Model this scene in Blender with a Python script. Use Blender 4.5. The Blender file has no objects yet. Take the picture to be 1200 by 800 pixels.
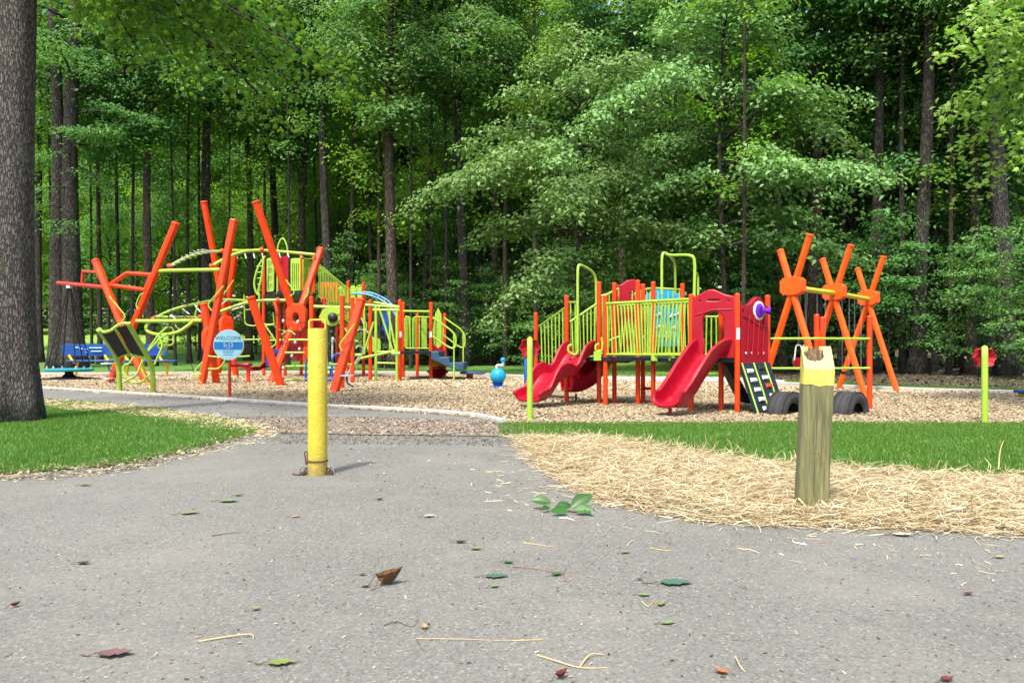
import bpy, math, random
import numpy as np
from mathutils import Vector, Matrix, Euler
sc = bpy.context.scene
COL = sc.collection
R = math.radians
random.seed(7)

# ---------------------------------------------------------------- camera
CAM_H = 1.10
HOR = 408.0          # horizon row of the 1200x800 photograph
FPX = 900.0
cd = bpy.data.cameras.new('camera'); cam = bpy.data.objects.new('camera', cd); COL.objects.link(cam)
cam.location = (0, 0, CAM_H); cam.rotation_euler = (R(90), 0, 0)
cd.sensor_width = 36; cd.lens = FPX / 1200 * 36; cd.shift_y = (HOR - 400) / 1200
cd.clip_start = .05; cd.clip_end = 2000
sc.camera = cam

# ---------------------------------------------------------------- light
SUN_EL, SUN_AZ = R(60), R(203)     # azimuth clockwise from +Y: behind the camera, to the left
sun_dir = Vector((math.sin(SUN_AZ) * math.cos(SUN_EL), math.cos(SUN_AZ) * math.cos(SUN_EL), math.sin(SUN_EL)))
w = bpy.data.worlds.new('World'); sc.world = w; w.use_nodes = True
nt = w.node_tree; nt.nodes.clear()
sky = nt.nodes.new('ShaderNodeTexSky'); sky.sky_type = 'NISHITA'; sky.sun_disc = False
sky.sun_elevation = SUN_EL; sky.sun_rotation = SUN_AZ; sky.dust_density = 4.0; sky.air_density = 1.2
bg = nt.nodes.new('ShaderNodeBackground'); bg.inputs[1].default_value = .15
wo = nt.nodes.new('ShaderNodeOutputWorld')
nt.links.new(sky.outputs[0], bg.inputs[0]); nt.links.new(bg.outputs[0], wo.inputs[0])
sl = bpy.data.lights.new('sun', 'SUN'); sl.energy = 2.7; sl.angle = R(5); sl.color = (1, .95, .87)
so = bpy.data.objects.new('sun', sl); COL.objects.link(so)
so.rotation_euler = sun_dir.to_track_quat('Z', 'Y').to_euler(); so.location = (0, 0, 60)
sc.view_settings.view_transform = 'Standard'; sc.view_settings.look = 'None'
sc.view_settings.exposure = 1.5; sc.view_settings.gamma = 1
sc.view_settings.use_curve_mapping = False
try:
    sc.cycles.max_bounces = 8; sc.cycles.diffuse_bounces = 4; sc.cycles.transmission_bounces = 5
    sc.cycles.use_denoising = True
except Exception: pass

# ---------------------------------------------------------------- helpers
def P(px, py, Y):                      # a point seen at that pixel, Y metres away
    return Vector(((px - 600) / FPX * Y, Y, CAM_H + (HOR - py) / FPX * Y))
def G(px, py):                         # a point on the level ground
    Y = CAM_H * FPX / (py - HOR)
    return Vector(((px - 600) / FPX * Y, Y, 0))
def depth(py): return CAM_H * FPX / (py - HOR)
def V(*a): return Vector(a)

class MB:
    def __init__(s): s.v = []; s.f = []
    def add(s, vs, fs):
        n = len(s.v); s.v += [tuple(v) for v in vs]; s.f += [tuple(i + n for i in f) for f in fs]; return s
    def ring_loft(s, rings, caps=True, closed=False):
        n = len(rings[0]); vs = [p for r in rings for p in r]; fs = []
        m = len(rings)
        for i in range(m - (0 if closed else 1)):
            a, b = i * n, ((i + 1) % m) * n
            for j in range(n):
                k = (j + 1) % n
                fs.append((a + j, a + k, b + k, b + j))
        if caps and not closed:
            fs.append(tuple(range(n))[::-1]); fs.append(tuple((m - 1) * n + j for j in range(n)))
        return s.add(vs, fs)
    def tube(s, pts, r, n=8, caps=True, closed=False):
        pts = [Vector(p) for p in pts]; rings = []
        m = len(pts); rr = r if isinstance(r, (list, tuple)) else [r] * m
        up = None
        for i, p in enumerate(pts):
            if closed: t = pts[(i + 1) % m] - pts[i - 1]
            else: t = pts[min(i + 1, m - 1)] - pts[max(i - 1, 0)]
            t.normalize()
            if up is None:
                up = V(0, 0, 1) if abs(t.z) < .9 else V(0, 1, 0)
            a = t.cross(up).normalized(); b = a.cross(t).normalized(); up = b
            rings.append([p + a * math.cos(2 * math.pi * j / n) * rr[i] + b * math.sin(2 * math.pi * j / n) * rr[i] for j in range(n)])
        return s.ring_loft(rings, caps, closed)
    def box(s, c, size, mat=None):
        c = Vector(c); h = [x / 2 for x in size]
        vs = [V(x * h[0], y * h[1], z * h[2]) for x in (-1, 1) for y in (-1, 1) for z in (-1, 1)]
        if mat is not None: vs = [mat @ v for v in vs]
        return s.add([c + v for v in vs], [(0, 1, 3, 2), (4, 6, 7, 5), (0, 4, 5, 1), (2, 3, 7, 6), (0, 2, 6, 4), (1, 5, 7, 3)])
    def lathe(s, prof, c, n=16, axis=None):     # profile of (radius, height)
        q = Vector(axis).to_track_quat('Z', 'Y') if axis is not None else None
        rings = []
        for r, z in prof:
            ring = [V(r * math.cos(2 * math.pi * j / n), r * math.sin(2 * math.pi * j / n), z) for j in range(n)]
            if q: ring = [q @ p for p in ring]
            rings.append([Vector(c) + p for p in ring])
        return s.ring_loft(rings, True)
    def build(s, name, m, parent=None, smooth=True):
        me = bpy.data.meshes.new(name); o = Vector((0, 0, 0))
        if parent is not None: o = world_loc(parent)
        me.from_pydata([tuple(Vector(v) - o) for v in s.v], [], s.f)
        return finish(name, me, m, parent, smooth)
def world_loc(o):
    l = Vector(o.location)
    while o.parent is not None: o = o.parent; l += Vector(o.location)
    return l
def finish(name, me, m, parent=None, smooth=True, fixn=True):
    if m is not None: me.materials.append(m)
    if fixn:
        import bmesh
        b = bmesh.new(); b.from_mesh(me); bmesh.ops.recalc_face_normals(b, faces=b.faces); b.to_mesh(me); b.free()
    if smooth:
        me.polygons.foreach_set('use_smooth', [True] * len(me.polygons))
        me.set_sharp_from_angle(angle=R(38))
    ob = bpy.data.objects.new(name, me); COL.objects.link(ob)
    if parent is not None: ob.parent = parent
    return ob
def thing(name, label, cat, loc, group=None):
    o = bpy.data.objects.new(name, None); COL.objects.link(o); o.empty_display_size = .2
    o.location = loc; return tag(o, label, cat, group)
def tag(o, label=None, cat=None, group=None, kind=None):
    if label: o['label'] = label
    if cat: o['category'] = cat
    if group: o['group'] = group
    if kind: o['kind'] = kind
    return o
def copy_tree(o, parent=None, label=None):
    c = o.copy(); COL.objects.link(c)
    if parent is not None: c.parent = parent
    if label: c['label'] = label
    for ch in list(o.children): copy_tree(ch, c)
    return c
def recentre(ob):                      # origin of a one-mesh thing to its base
    me = ob.data; n = len(me.vertices); a = np.empty(n * 3, np.float32); me.vertices.foreach_get('co', a)
    a = a.reshape(-1, 3); c = np.array([(a[:, 0].min() + a[:, 0].max()) / 2, (a[:, 1].min() + a[:, 1].max()) / 2, a[:, 2].min()], np.float32)
    a -= c; me.vertices.foreach_set('co', a.ravel()); me.update(); ob.location = [float(x) for x in c]; return ob
def arc_pts(p0, p1, p2, n=10):         # smooth curve through three points
    p0, p1, p2 = Vector(p0), Vector(p1), Vector(p2); c = 2 * p1 - (p0 + p2) / 2
    return [(1 - t) ** 2 * p0 + 2 * t * (1 - t) * c + t * t * p2 for t in [i / n for i in range(n + 1)]]
def rounded(pts, r=.08, n=4):          # polyline with rounded corners
    pts = [Vector(p) for p in pts]; out = [pts[0]]
    for i in range(1, len(pts) - 1):
        a, b, c = pts[i - 1], pts[i], pts[i + 1]
        d1 = min(r, (a - b).length * .45); d2 = min(r, (c - b).length * .45)
        q0 = b + (a - b).normalized() * d1; q2 = b + (c - b).normalized() * d2
        for k in range(n + 1):
            t = k / n; out.append((1 - t) ** 2 * q0 + 2 * t * (1 - t) * b + t * t * q2)
    out.append(pts[-1]); return out
def smooth_path(pts, n=6):             # Catmull-Rom
    pts = [Vector(p) for p in pts]; out = []
    for i in range(len(pts) - 1):
        p0 = pts[max(i - 1, 0)]; p1 = pts[i]; p2 = pts[i + 1]; p3 = pts[min(i + 2, len(pts) - 1)]
        for k in range(n):
            t = k / n
            out.append(.5 * ((2 * p1) + (p2 - p0) * t + (2 * p0 - 5 * p1 + 4 * p2 - p3) * t * t + (3 * p1 - p0 - 3 * p2 + p3) * t ** 3))
    out.append(pts[-1]); return out
def flat_panel(name, outlines, thick, m, parent, org, ax, ay, bevel=.008, smooth=True):
    """filled outlines (first outer, the others holes) in the plane through org along ax, ay"""
    cu = bpy.data.curves.new(name, 'CURVE'); cu.dimensions = '2D'; cu.fill_mode = 'BOTH'
    cu.extrude = max(thick / 2 - bevel, .0005); cu.bevel_depth = bevel; cu.bevel_resolution = 1
    for pts in outlines:
        sp = cu.splines.new('POLY'); sp.points.add(len(pts) - 1); sp.use_cyclic_u = True
        for i, (x, y) in enumerate(pts): sp.points[i].co = (x, y, 0, 1)
    return curve_to_mesh(name, cu, m, parent, org, ax, ay, smooth)
def curve_to_mesh(name, cu, m, parent, org, ax, ay, smooth=True):
    ob = bpy.data.objects.new(name, cu); COL.objects.link(ob)
    bpy.context.view_layer.update()
    me = bpy.data.meshes.new_from_object(ob.evaluated_get(bpy.context.evaluated_depsgraph_get()))
    bpy.data.objects.remove(ob); bpy.data.curves.remove(cu)
    ax = Vector(ax).normalized(); ay = Vector(ay).normalized(); az = ax.cross(ay).normalized(); ay = az.cross(ax)
    M = Matrix((ax, ay, az)).transposed().to_4x4(); M.translation = Vector(org) - (world_loc(parent) if parent is not None else Vector())
    me.transform(M); me.name = name
    me.materials.clear()
    return finish(name, me, m, parent, smooth, fixn=False)
def text_mesh(name, txt, size, thick, m, parent, org, ax, ay):
    cu = bpy.data.curves.new(name, 'FONT'); cu.body = txt; cu.size = size; cu.extrude = thick / 2
    cu.align_x = 'CENTER'; cu.align_y = 'CENTER'
    return curve_to_mesh(name, cu, m, parent, org, ax, ay, False)
def circ(cx, cy, r, n=20, ry=None):
    return [(cx + r * math.cos(2 * math.pi * i / n), cy + (ry or r) * math.sin(2 * math.pi * i / n)) for i in range(n)]
def rrect(x0, y0, x1, y1, r=.03, n=3):
    out = []
    for cx, cy, a in ((x1 - r, y0 + r, -90), (x1 - r, y1 - r, 0), (x0 + r, y1 - r, 90), (x0 + r, y0 + r, 180)):
        for k in range(n + 1): out.append((cx + r * math.cos(R(a + 90 * k / n)), cy + r * math.sin(R(a + 90 * k / n))))
    return out

# ---------------------------------------------------------------- materials
def newmat(name):
    m = bpy.data.materials.new(name); m.use_nodes = True; t = m.node_tree; t.nodes.clear()
    out = t.nodes.new('ShaderNodeOutputMaterial'); b = t.nodes.new('ShaderNodeBsdfPrincipled')
    t.links.new(b.outputs[0], out.inputs[0]); return m, t, b, out
def nd(t, typ, **kw):
    n = t.nodes.new(typ)
    for k, v in kw.items():
        if k in ('scale', 'detail', 'roughness', 'distortion', 'randomness'): 
            n.inputs[k.capitalize()].default_value = v
        else: setattr(n, k, v)
    return n
def ramp(t, src, stops):
    r = t.nodes.new('ShaderNodeValToRGB'); e = r.color_ramp.elements
    while len(e) < len(stops): e.new(.5)
    for i, (p, c) in enumerate(stops): e[i].position = p; e[i].color = (*c, 1)
    t.links.new(src, r.inputs[0]); return r.outputs[0]
def mix(t, a, b, fac, mode='MIX'):
    n = t.nodes.new('ShaderNodeMix'); n.data_type = 'RGBA'; n.blend_type = mode
    for s, i in ((a, 6), (b, 7)):
        if isinstance(s, (tuple, list)): n.inputs[i].default_value = (*s, 1)
        else: t.links.new(s, n.inputs[i])
    if isinstance(fac, (int, float)): n.inputs[0].default_value = fac
    else: t.links.new(fac, n.inputs[0])
    return n.outputs[2]
def coords(t, which='Object'):
    return t.nodes.new('ShaderNodeTexCoord').outputs[which]
def noise(t, co, scale, detail=4, rough=.55, sx=None):
    n = nd(t, 'ShaderNodeTexNoise', scale=scale, detail=detail, roughness=rough)
    if sx:
        mp = t.nodes.new('ShaderNodeMapping'); mp.inputs['Scale'].default_value = sx; t.links.new(co, mp.inputs[0]); co = mp.outputs[0]
    t.links.new(co, n.inputs['Vector']); return n.outputs['Fac']
def bump(t, b, h, strength=.3, dist=.01):
    n = t.nodes.new('ShaderNodeBump'); n.inputs['Strength'].default_value = strength; n.inputs['Distance'].default_value = dist
    t.links.new(h, n.inputs['Height']); t.links.new(n.outputs[0], b.inputs['Normal'])
def paint(name, col, rough=.38, var=.14, dirt=.25, metal=0.0, spec=.28, bstr=.12, bscale=180):
    col = tuple(c * .80 for c in col)
    m, t, b, o = newmat(name); co = coords(t)
    dark = tuple(c * (1 - var) for c in col); lite = tuple(min(1, c * (1 + var) + .001) for c in col)
    c = ramp(t, noise(t, co, 3.1, 5), [(.3, dark), (.7, lite)])
    c = mix(t, c, tuple(c_ * .35 + .05 for c_ in col), ramp(t, noise(t, co, 16, 8, .7), [(.55, (0, 0, 0)), (.75, (min(1, dirt * 1.5),) * 3)]))
    t.links.new(c, b.inputs['Base Color'])
    rr = ramp(t, noise(t, co, 9, 3), [(.3, (rough - .07,) * 3), (.75, (rough + .14,) * 3)]); t.links.new(rr, b.inputs['Roughness'])
    b.inputs['Metallic'].default_value = metal; b.inputs['Specular IOR Level'].default_value = spec
    bump(t, b, noise(t, co, bscale, 2), bstr, .002)
    return m
M = {}
M['orange'] = paint('orange_powder_coat', (.70, .046, .002))
M['swing_orange'] = paint('orange_coat_sun_in_colour', (.80, .092, .003))  # brighter copy of the orange coat, sunlight put into the colour
M['red_steel'] = paint('red_powder_coat', (.50, .03, .012))
M['lime'] = paint('lime_powder_coat', (.29, .47, .035), rough=.24, spec=.6)
M['red'] = paint('red_moulded_plastic', (.31, .0012, .013), rough=.33, var=.10, dirt=.12, bscale=300)
M['navy'] = paint('navy_vinyl_coating', (.008, .018, .030), rough=.5)
M['bluegrey'] = paint('blue_grey_vinyl_step', (.022, .060, .115), rough=.5)
M['blue'] = paint('blue_coating', (.012, .075, .33), rough=.4)
M['sky'] = paint('sky_blue_plastic', (.012, .29, .52), rough=.26)
M['yellow'] = paint('yellow_bench_frame', (.75, .45, .012))
M['white'] = paint('white_plastic', (.72, .72, .70), rough=.4)
M['grey'] = paint('grey_plastic', (.42, .43, .45), rough=.45)
M['black'] = paint('black_plastic', (.018, .018, .02), rough=.5)
M['purple'] = paint('purple_plastic', (.14, .015, .42), rough=.28)
M['paleblue'] = paint('faded_blue_tube', (.16, .38, .60), rough=.3)
M['teal'] = paint('teal_disc', (.02, .24, .30), rough=.4)
M['steel'] = paint('galvanised_steel', (.48, .49, .50), rough=.35, metal=.8)
M['rust'] = paint('rusty_iron', (.075, .035, .018), rough=.8, dirt=.6)
M['rope'] = paint('black_rope', (.014, .014, .016), rough=.85, bstr=.6, bscale=260)
M['signblue'] = paint('sign_pale_blue', (.40, .72, .82), rough=.4, var=.03, dirt=.1)
M['signband'] = paint('sign_blue_band', (.01, .22, .56), rough=.4, var=.03, dirt=.1)
M['signteal'] = paint('sign_teal_print', (.01, .19, .26), rough=.5, var=.03, dirt=0)
M['signdark'] = paint('sign_dark_print', (.02, .05, .10), rough=.5, var=.03, dirt=0)
def bollard_paint():
    m, t, b, o = newmat('old_yellow_pipe_paint'); co = coords(t)
    c = ramp(t, noise(t, co, 6, 6, .65), [(.3, (.36, .29, .016)), (.7, (.48, .385, .03))])
    c = mix(t, c, (.20, .12, .02), ramp(t, noise(t, co, 60, 6, .75), [(.56, (0, 0, 0)), (.68, (.85,) * 3)]))
    c = mix(t, c, (.13, .085, .03), ramp(t, noise(t, co, 13, 9, .8, (1, 1, .45)), [(.60, (0, 0, 0)), (.67, (.75,) * 3)]))
    sx = t.nodes.new('ShaderNodeSeparateXYZ'); t.links.new(co, sx.inputs[0])
    g = t.nodes.new('ShaderNodeMapRange'); g.inputs[1].default_value = .28; g.inputs[2].default_value = .0; t.links.new(sx.outputs[2], g.inputs[0])
    n2 = noise(t, co, 30, 6, .7)
    mm = t.nodes.new('ShaderNodeMath'); mm.operation = 'MULTIPLY'; t.links.new(g.outputs[0], mm.inputs[0]); t.links.new(n2, mm.inputs[1])
    c = mix(t, c, (.17, .11, .05), ramp(t, mm.outputs[0], [(.12, (0, 0, 0)), (.5, (.8,) * 3)]))
    t.links.new(c, b.inputs['Base Color']); b.inputs['Roughness'].default_value = .5
    v = nd(t, 'ShaderNodeTexVoronoi', scale=55); t.links.new(co, v.inputs['Vector'])
    bump(t, b, mix(t, v.outputs['Distance'], noise(t, co, 35, 5), .5), .65, .006); return m
M['bollard'] = bollard_paint()
def wood(name, c0, c1, c2):
    m, t, b, o = newmat(name); co = coords(t)
    g = noise(t, co, 5, 7, .7, (9, 9, .45)); f = noise(t, co, 20, 5, .7, (14, 14, .5))
    c = ramp(t, g, [(.3, c0), (.5, c1), (.72, c2)])
    c = mix(t, c, tuple(x * .35 for x in c0), ramp(t, f, [(.58, (0, 0, 0)), (.75, (.75,) * 3)]))
    t.links.new(c, b.inputs['Base Color']); b.inputs['Roughness'].default_value = .85
    bump(t, b, mix(t, g, f, .5), .8, .012); return m
M['post_wood'] = wood('weathered_green_timber', (.05, .05, .018), (.12, .12, .048), (.21, .20, .09))
M['post_side'] = M['post_wood']
def yellow_wood():
    m, t, b, o = newmat('yellow_painted_timber'); co = coords(t)
    g = noise(t, co, 7, 6, .7, (9, 9, .8)); 
    c = ramp(t, g, [(.35, (.42, .34, .035)), (.65, (.54, .46, .10))])
    c = mix(t, c, (.30, .26, .09), ramp(t, noise(t, co, 22, 7, .75, (3, 3, .6)), [(.54, (0, 0, 0)), (.66, (.85,) * 3)]))
    t.links.new(c, b.inputs['Base Color']); b.inputs['Roughness'].default_value = .7
    bump(t, b, g, .6, .01); return m
M['post_yellow'] = yellow_wood()
M['post_cream'] = paint('sun_bleached_cream_paint', (.58, .49, .17), rough=.8, var=.25, dirt=.6, bstr=.5, bscale=60)
M['rot'] = wood('rotten_timber', (.015, .010, .006), (.09, .055, .025), (.26, .18, .09))
def bark(name, c0, c1, c2, sc_=1.0):
    m, t, b, o = newmat(name); co = coords(t)
    mp = t.nodes.new('ShaderNodeMapping'); mp.inputs['Scale'].default_value = (6.5 * sc_, 6.5 * sc_, 1.5 * sc_); t.links.new(co, mp.inputs[0])
    n0 = nd(t, 'ShaderNodeTexNoise', scale=2.0, detail=3); t.links.new(mp.outputs[0], n0.inputs['Vector'])
    vm = t.nodes.new('ShaderNodeVectorMath'); vm.operation = 'ADD'; t.links.new(mp.outputs[0], vm.inputs[0]); t.links.new(n0.outputs['Color'], vm.inputs[1])
    v = nd(t, 'ShaderNodeTexVoronoi', scale=2.2); v.feature = 'DISTANCE_TO_EDGE'; t.links.new(vm.outputs[0], v.inputs['Vector'])
    n = noise(t, co, 26 * sc_, 6, .7, (1, 1, .35))
    h = mix(t, ramp(t, v.outputs['Distance'], [(0, (0, 0, 0)), (.22, (1, 1, 1))]), n, .5)
    c = ramp(t, h, [(.15, c0), (.5, c1), (.85, c2)])
    c = mix(t, c, (.10, .12, .07), ramp(t, noise(t, co, 2.2, 5, .6), [(.55, (0, 0, 0)), (.75, (.5,) * 3)]))
    t.links.new(c, b.inputs['Base Color']); b.inputs['Roughness'].default_value = .95; b.inputs['Specular IOR Level'].default_value = .2
    bump(t, b, h, 1.0, .05 / sc_); return m
M['bark'] = bark('grey_furrowed_bark', (.012, .010, .009), (.060, .051, .045), (.15, .135, .12), 2.3)
M['bark_far'] = bark('dark_grey_bark', (.010, .009, .008), (.035, .031, .027), (.085, .076, .066), 1.0)
M['bark_brown'] = bark('brown_bark', (.012, .009, .007), (.05, .036, .027), (.11, .085, .065), 1.0)
M['bark_pale'] = bark('pale_grey_bark', (.03, .028, .025), (.12, .115, .105), (.24, .235, .22), 1.0)
def leafmat(name, stops, trans=.35, tcol=(.16, .34, .03), rough=.5):
    m, t, b, out = newmat(name)
    g = t.nodes.new('ShaderNodeNewGeometry'); c = ramp(t, g.outputs['Random Per Island'], stops)
    oi = t.nodes.new('ShaderNodeObjectInfo')
    hs = t.nodes.new('ShaderNodeHueSaturation')
    mr = t.nodes.new('ShaderNodeMapRange'); mr.inputs[3].default_value = .482; mr.inputs[4].default_value = .518
    t.links.new(oi.outputs['Random'], mr.inputs[0]); t.links.new(mr.outputs[0], hs.inputs['Hue'])
    mv = t.nodes.new('ShaderNodeMapRange'); mv.inputs[3].default_value = .8; mv.inputs[4].default_value = 1.2
    m2 = t.nodes.new('ShaderNodeMath'); m2.operation = 'FRACT'; m3 = t.nodes.new('ShaderNodeMath'); m3.operation = 'MULTIPLY'; m3.inputs[1].default_value = 7.3
    t.links.new(oi.outputs['Random'], m3.inputs[0]); t.links.new(m3.outputs[0], m2.inputs[0]); t.links.new(m2.outputs[0], mv.inputs[0]); t.links.new(mv.outputs[0], hs.inputs['Value'])
    t.links.new(c, hs.inputs['Color']); c = hs.outputs[0]
    t.links.new(c, b.inputs['Base Color']); b.inputs['Roughness'].default_value = rough; b.inputs['Specular IOR Level'].default_value = .26
    tr = t.nodes.new('ShaderNodeBsdfTranslucent'); t.links.new(mix(t, c, tcol, .6), tr.inputs[0])
    ms = t.nodes.new('ShaderNodeMixShader'); ms.inputs[0].default_value = trans
    t.links.new(b.outputs[0], ms.inputs[1]); t.links.new(tr.outputs[0], ms.inputs[2]); t.links.new(ms.outputs[0], out.inputs[0]); return m
M['leaf'] = leafmat('tree_leaves', [(0, (.042, .125, .034)), (.5, (.078, .205, .052)), (.88, (.115, .255, .068)), (1, (.18, .32, .11))], .45)
M['leaf_pale'] = leafmat('pale_maple_leaves', [(0, (.075, .18, .042)), (.5, (.14, .285, .075)), (1, (.22, .36, .13))], .33, (.16, .34, .04))
M['leaf_back'] = leafmat('leaves_backlight_in_colour', [(0, (.06, .15, .014)), (.5, (.11, .24, .022)), (1, (.18, .31, .04))], .55, (.24, .46, .02))  # back light is put into this brighter, yellower leaf colour
M['leaf_near'] = leafmat('near_maple_leaves', [(0, (.025, .085, .012)), (.6, (.045, .13, .015)), (1, (.12, .22, .02))], .42, (.26, .44, .02), .42)
M['leaf_sunny'] = leafmat('yellow_green_leaves_sun_in_colour', [(0, (.10, .23, .03)), (.6, (.19, .35, .05)), (1, (.27, .42, .10))], .45, (.26, .5, .04), .42)  # brighter copy of the near maple leaves, sunlight put into the colour
M['blade'] = leafmat('grass_blades', [(0, (.045, .11, .015)), (.6, (.08, .175, .025)), (.92, (.13, .24, .04)), (1, (.36, .34, .13))], .4, (.14, .36, .02))
M['straw'] = leafmat('straw_strands', [(0, (.20, .135, .06)), (.3, (.38, .295, .15)), (.7, (.52, .435, .26)), (1, (.68, .62, .46))], .12, (.6, .5, .2), .6)
M['chip'] = leafmat('wood_chips', [(0, (.165, .125, .070)), (.35, (.25, .196, .115)), (.8, (.325, .262, .162)), (1, (.48, .41, .28))], 0, (.4, .3, .2), .85)
M['dark_litter'] = leafmat('shade_dark_litter_and_grit', [(0, (.018, .014, .009)), (.7, (.05, .038, .022)), (1, (.12, .095, .06))], 0, (.3, .2, .1), .85)  # tree shade put into the litter colour; also used for dark grit
M['duff'] = leafmat('dry_leaf_litter', [(0, (.05, .03, .018)), (.6, (.15, .11, .07)), (1, (.36, .30, .20))], 0, (.3, .2, .1), .85)

# ---------------------------------------------------------------- ground materials
def groundmat(name, stops, scale, co_scale=None, bs=.6, bd=.02, rough=.95, patches=None, voro=None):
    m, t, b, o = newmat(name); co = coords(t)
    n = noise(t, co, scale, 8, .68); c = ramp(t, n, stops)
    if patches: c = mix(t, c, patches[0], ramp(t, noise(t, co, patches[1], 5, .6), [(patches[2], (0, 0, 0)), (patches[2] + .15, (patches[3],) * 3)]))
    h = n
    if voro:
        v = nd(t, 'ShaderNodeTexVoronoi', scale=voro); t.links.new(co, v.inputs['Vector'])
        c = mix(t, c, ramp(t, v.outputs['Color'], [(.1, stops[0][1]), (.5, stops[1][1]), (.85, stops[-1][1])]), .6)
        h = mix(t, n, v.outputs['Distance'], .6)
    t.links.new(c, b.inputs['Base Color']); b.inputs['Roughness'].default_value = rough; b.inputs['Specular IOR Level'].default_value = .25
    bump(t, b, h, bs, bd); return m
def asphalt():
    m, t, b, o = newmat('worn_asphalt'); co = coords(t)
    big = ramp(t, noise(t, co, .55, 6, .6), [(.3, (.090, .091, .082)), (.7, (.134, .134, .119))])
    v = nd(t, 'ShaderNodeTexVoronoi', scale=95); t.links.new(co, v.inputs['Vector'])
    agg = ramp(t, v.outputs['Color'], [(.1, (.036, .036, .032)), (.42, (.105, .103, .091)), (.78, (.15, .146, .128)), (.93, (.30, .285, .25))])
    c = mix(t, big, agg, .42)
    v2 = nd(t, 'ShaderNodeTexVoronoi', scale=32); t.links.new(co, v2.inputs['Vector'])
    c = mix(t, c, (.09, .085, .08), ramp(t, v2.outputs['Distance'], [(.07, (.75,) * 3), (.16, (0, 0, 0))]))
    c = mix(t, c, (.165, .155, .132), ramp(t, noise(t, co, .9, 7, .65), [(.50, (0, 0, 0)), (.70, (.5,) * 3)]))
    c = mix(t, c, (.11, .11, .11), ramp(t, noise(t, co, .8, 5, .6, (1, .4, 1)), [(.60, (0, 0, 0)), (.8, (.4,) * 3)]))
    t.links.new(c, b.inputs['Base Color']); b.inputs['Roughness'].default_value = .9; b.inputs['Specular IOR Level'].default_value = .3
    bump(t, b, mix(t, v.outputs['Distance'], noise(t, co, 140, 4, .7), .5), .55, .006); return m
M['asphalt'] = asphalt()
M['concrete'] = groundmat('pale_concrete', [(.3, (.27, .265, .25)), (.7, (.40, .39, .365))], 9, bs=.2, bd=.004)
M['mulch'] = groundmat('wood_chip_mulch', [(.3, (.15, .11, .062)), (.5, (.24, .185, .11)), (.7, (.325, .262, .165))], 18, voro=38, bs=.9, bd=.03, patches=((.20, .125, .07), .7, .5, .5))
M['turf'] = groundmat('short_turf_soil', [(.3, (.02, .06, .010)), (.7, (.05, .13, .018))], 14, bs=.5)
M['forest'] = groundmat('forest_floor', [(.3, (.022, .018, .010)), (.5, (.05, .042, .022)), (.7, (.10, .08, .045))], 2.2, bs=.8, bd=.06, patches=((.03, .07, .014), .5, .5, .8))
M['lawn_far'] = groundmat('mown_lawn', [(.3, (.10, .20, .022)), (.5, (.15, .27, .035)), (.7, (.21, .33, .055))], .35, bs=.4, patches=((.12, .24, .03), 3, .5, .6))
M['shade_lawn'] = groundmat('lawn_shade_in_colour', [(.3, (.035, .095, .014)), (.7, (.08, .17, .025))], 1.2, bs=.6, bd=.03, patches=((.10, .085, .045), .8, .58, .5))  # tree shade is put into this darker lawn colour
M['soil'] = groundmat('dusty_soil', [(.3, (.11, .08, .05)), (.7, (.24, .185, .12))], 12, bs=.6, bd=.02)
M['debris_ground'] = groundmat('gritty_dirt_over_asphalt', [(.3, (.10, .085, .07)), (.5, (.18, .16, .135)), (.7, (.30, .27, .23))], 16, voro=60, bs=.8, bd=.02)

def gz(x, y):
    z = -.03
    if y > 39: z += .055 * (y - 39) - .0 if y < 130 else .055 * 91 + .02 * (y - 130)
    if y > 39: z -= .35 * (1 - math.exp(-(y - 39) / 6)) * 1
    return z
def sheet_grid(name, x0, x1, nx, ys, zf, m, kind='structure'):
    xs = np.linspace(x0, x1, nx); v = []; f = []
    for y in ys:
        for x in xs: v.append((x, y, zf(x, y)))
    for j in range(len(ys) - 1):
        for i in range(nx - 1):
            a = j * nx + i; f.append((a, a + 1, a + nx + 1, a + nx))
    me = bpy.data.meshes.new(name); me.from_pydata(v, [], f); o = finish(name, me, m, None, True, False); return tag(o, kind=kind)
ys = [-30, -10, 0, 5, 10, 15, 20, 25, 30, 35, 39] + [39 + 2 * i for i in range(1, 60)] + [165, 190, 230, 300, 450, 800]
sheet_grid('ground', -500, 500, 81, ys, gz, M['forest'])
def poly_sheet(name, pts, z, m, kind='structure'):
    mb = MB(); n = len(pts); vs = [(p[0], p[1], z) for p in pts]
    mb.add(vs, [tuple(range(n))]); me = bpy.data.meshes.new(name); me.from_pydata(mb.v, [], mb.f)
    if me.polygons[0].normal.z < 0: me.flip_normals()
    o = finish(name, me, m, None, False, False); return tag(o, kind=kind)
def g2(*pp): return [G(*p).xy for p in pp]
def inside(poly, x, y):
    poly = np.array([(p[0], p[1]) for p in poly]); r = np.zeros(len(x), bool); j = len(poly) - 1
    for i in range(len(poly)):
        xi, yi = poly[i]; xj, yj = poly[j]
        with np.errstate(divide='ignore', invalid='ignore'):
            c = ((yi > y) != (yj > y)) & (x < (xj - xi) * (y - yi) / (yj - yi + 1e-12) + xi)
        r ^= c; j = i
    return r
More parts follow.
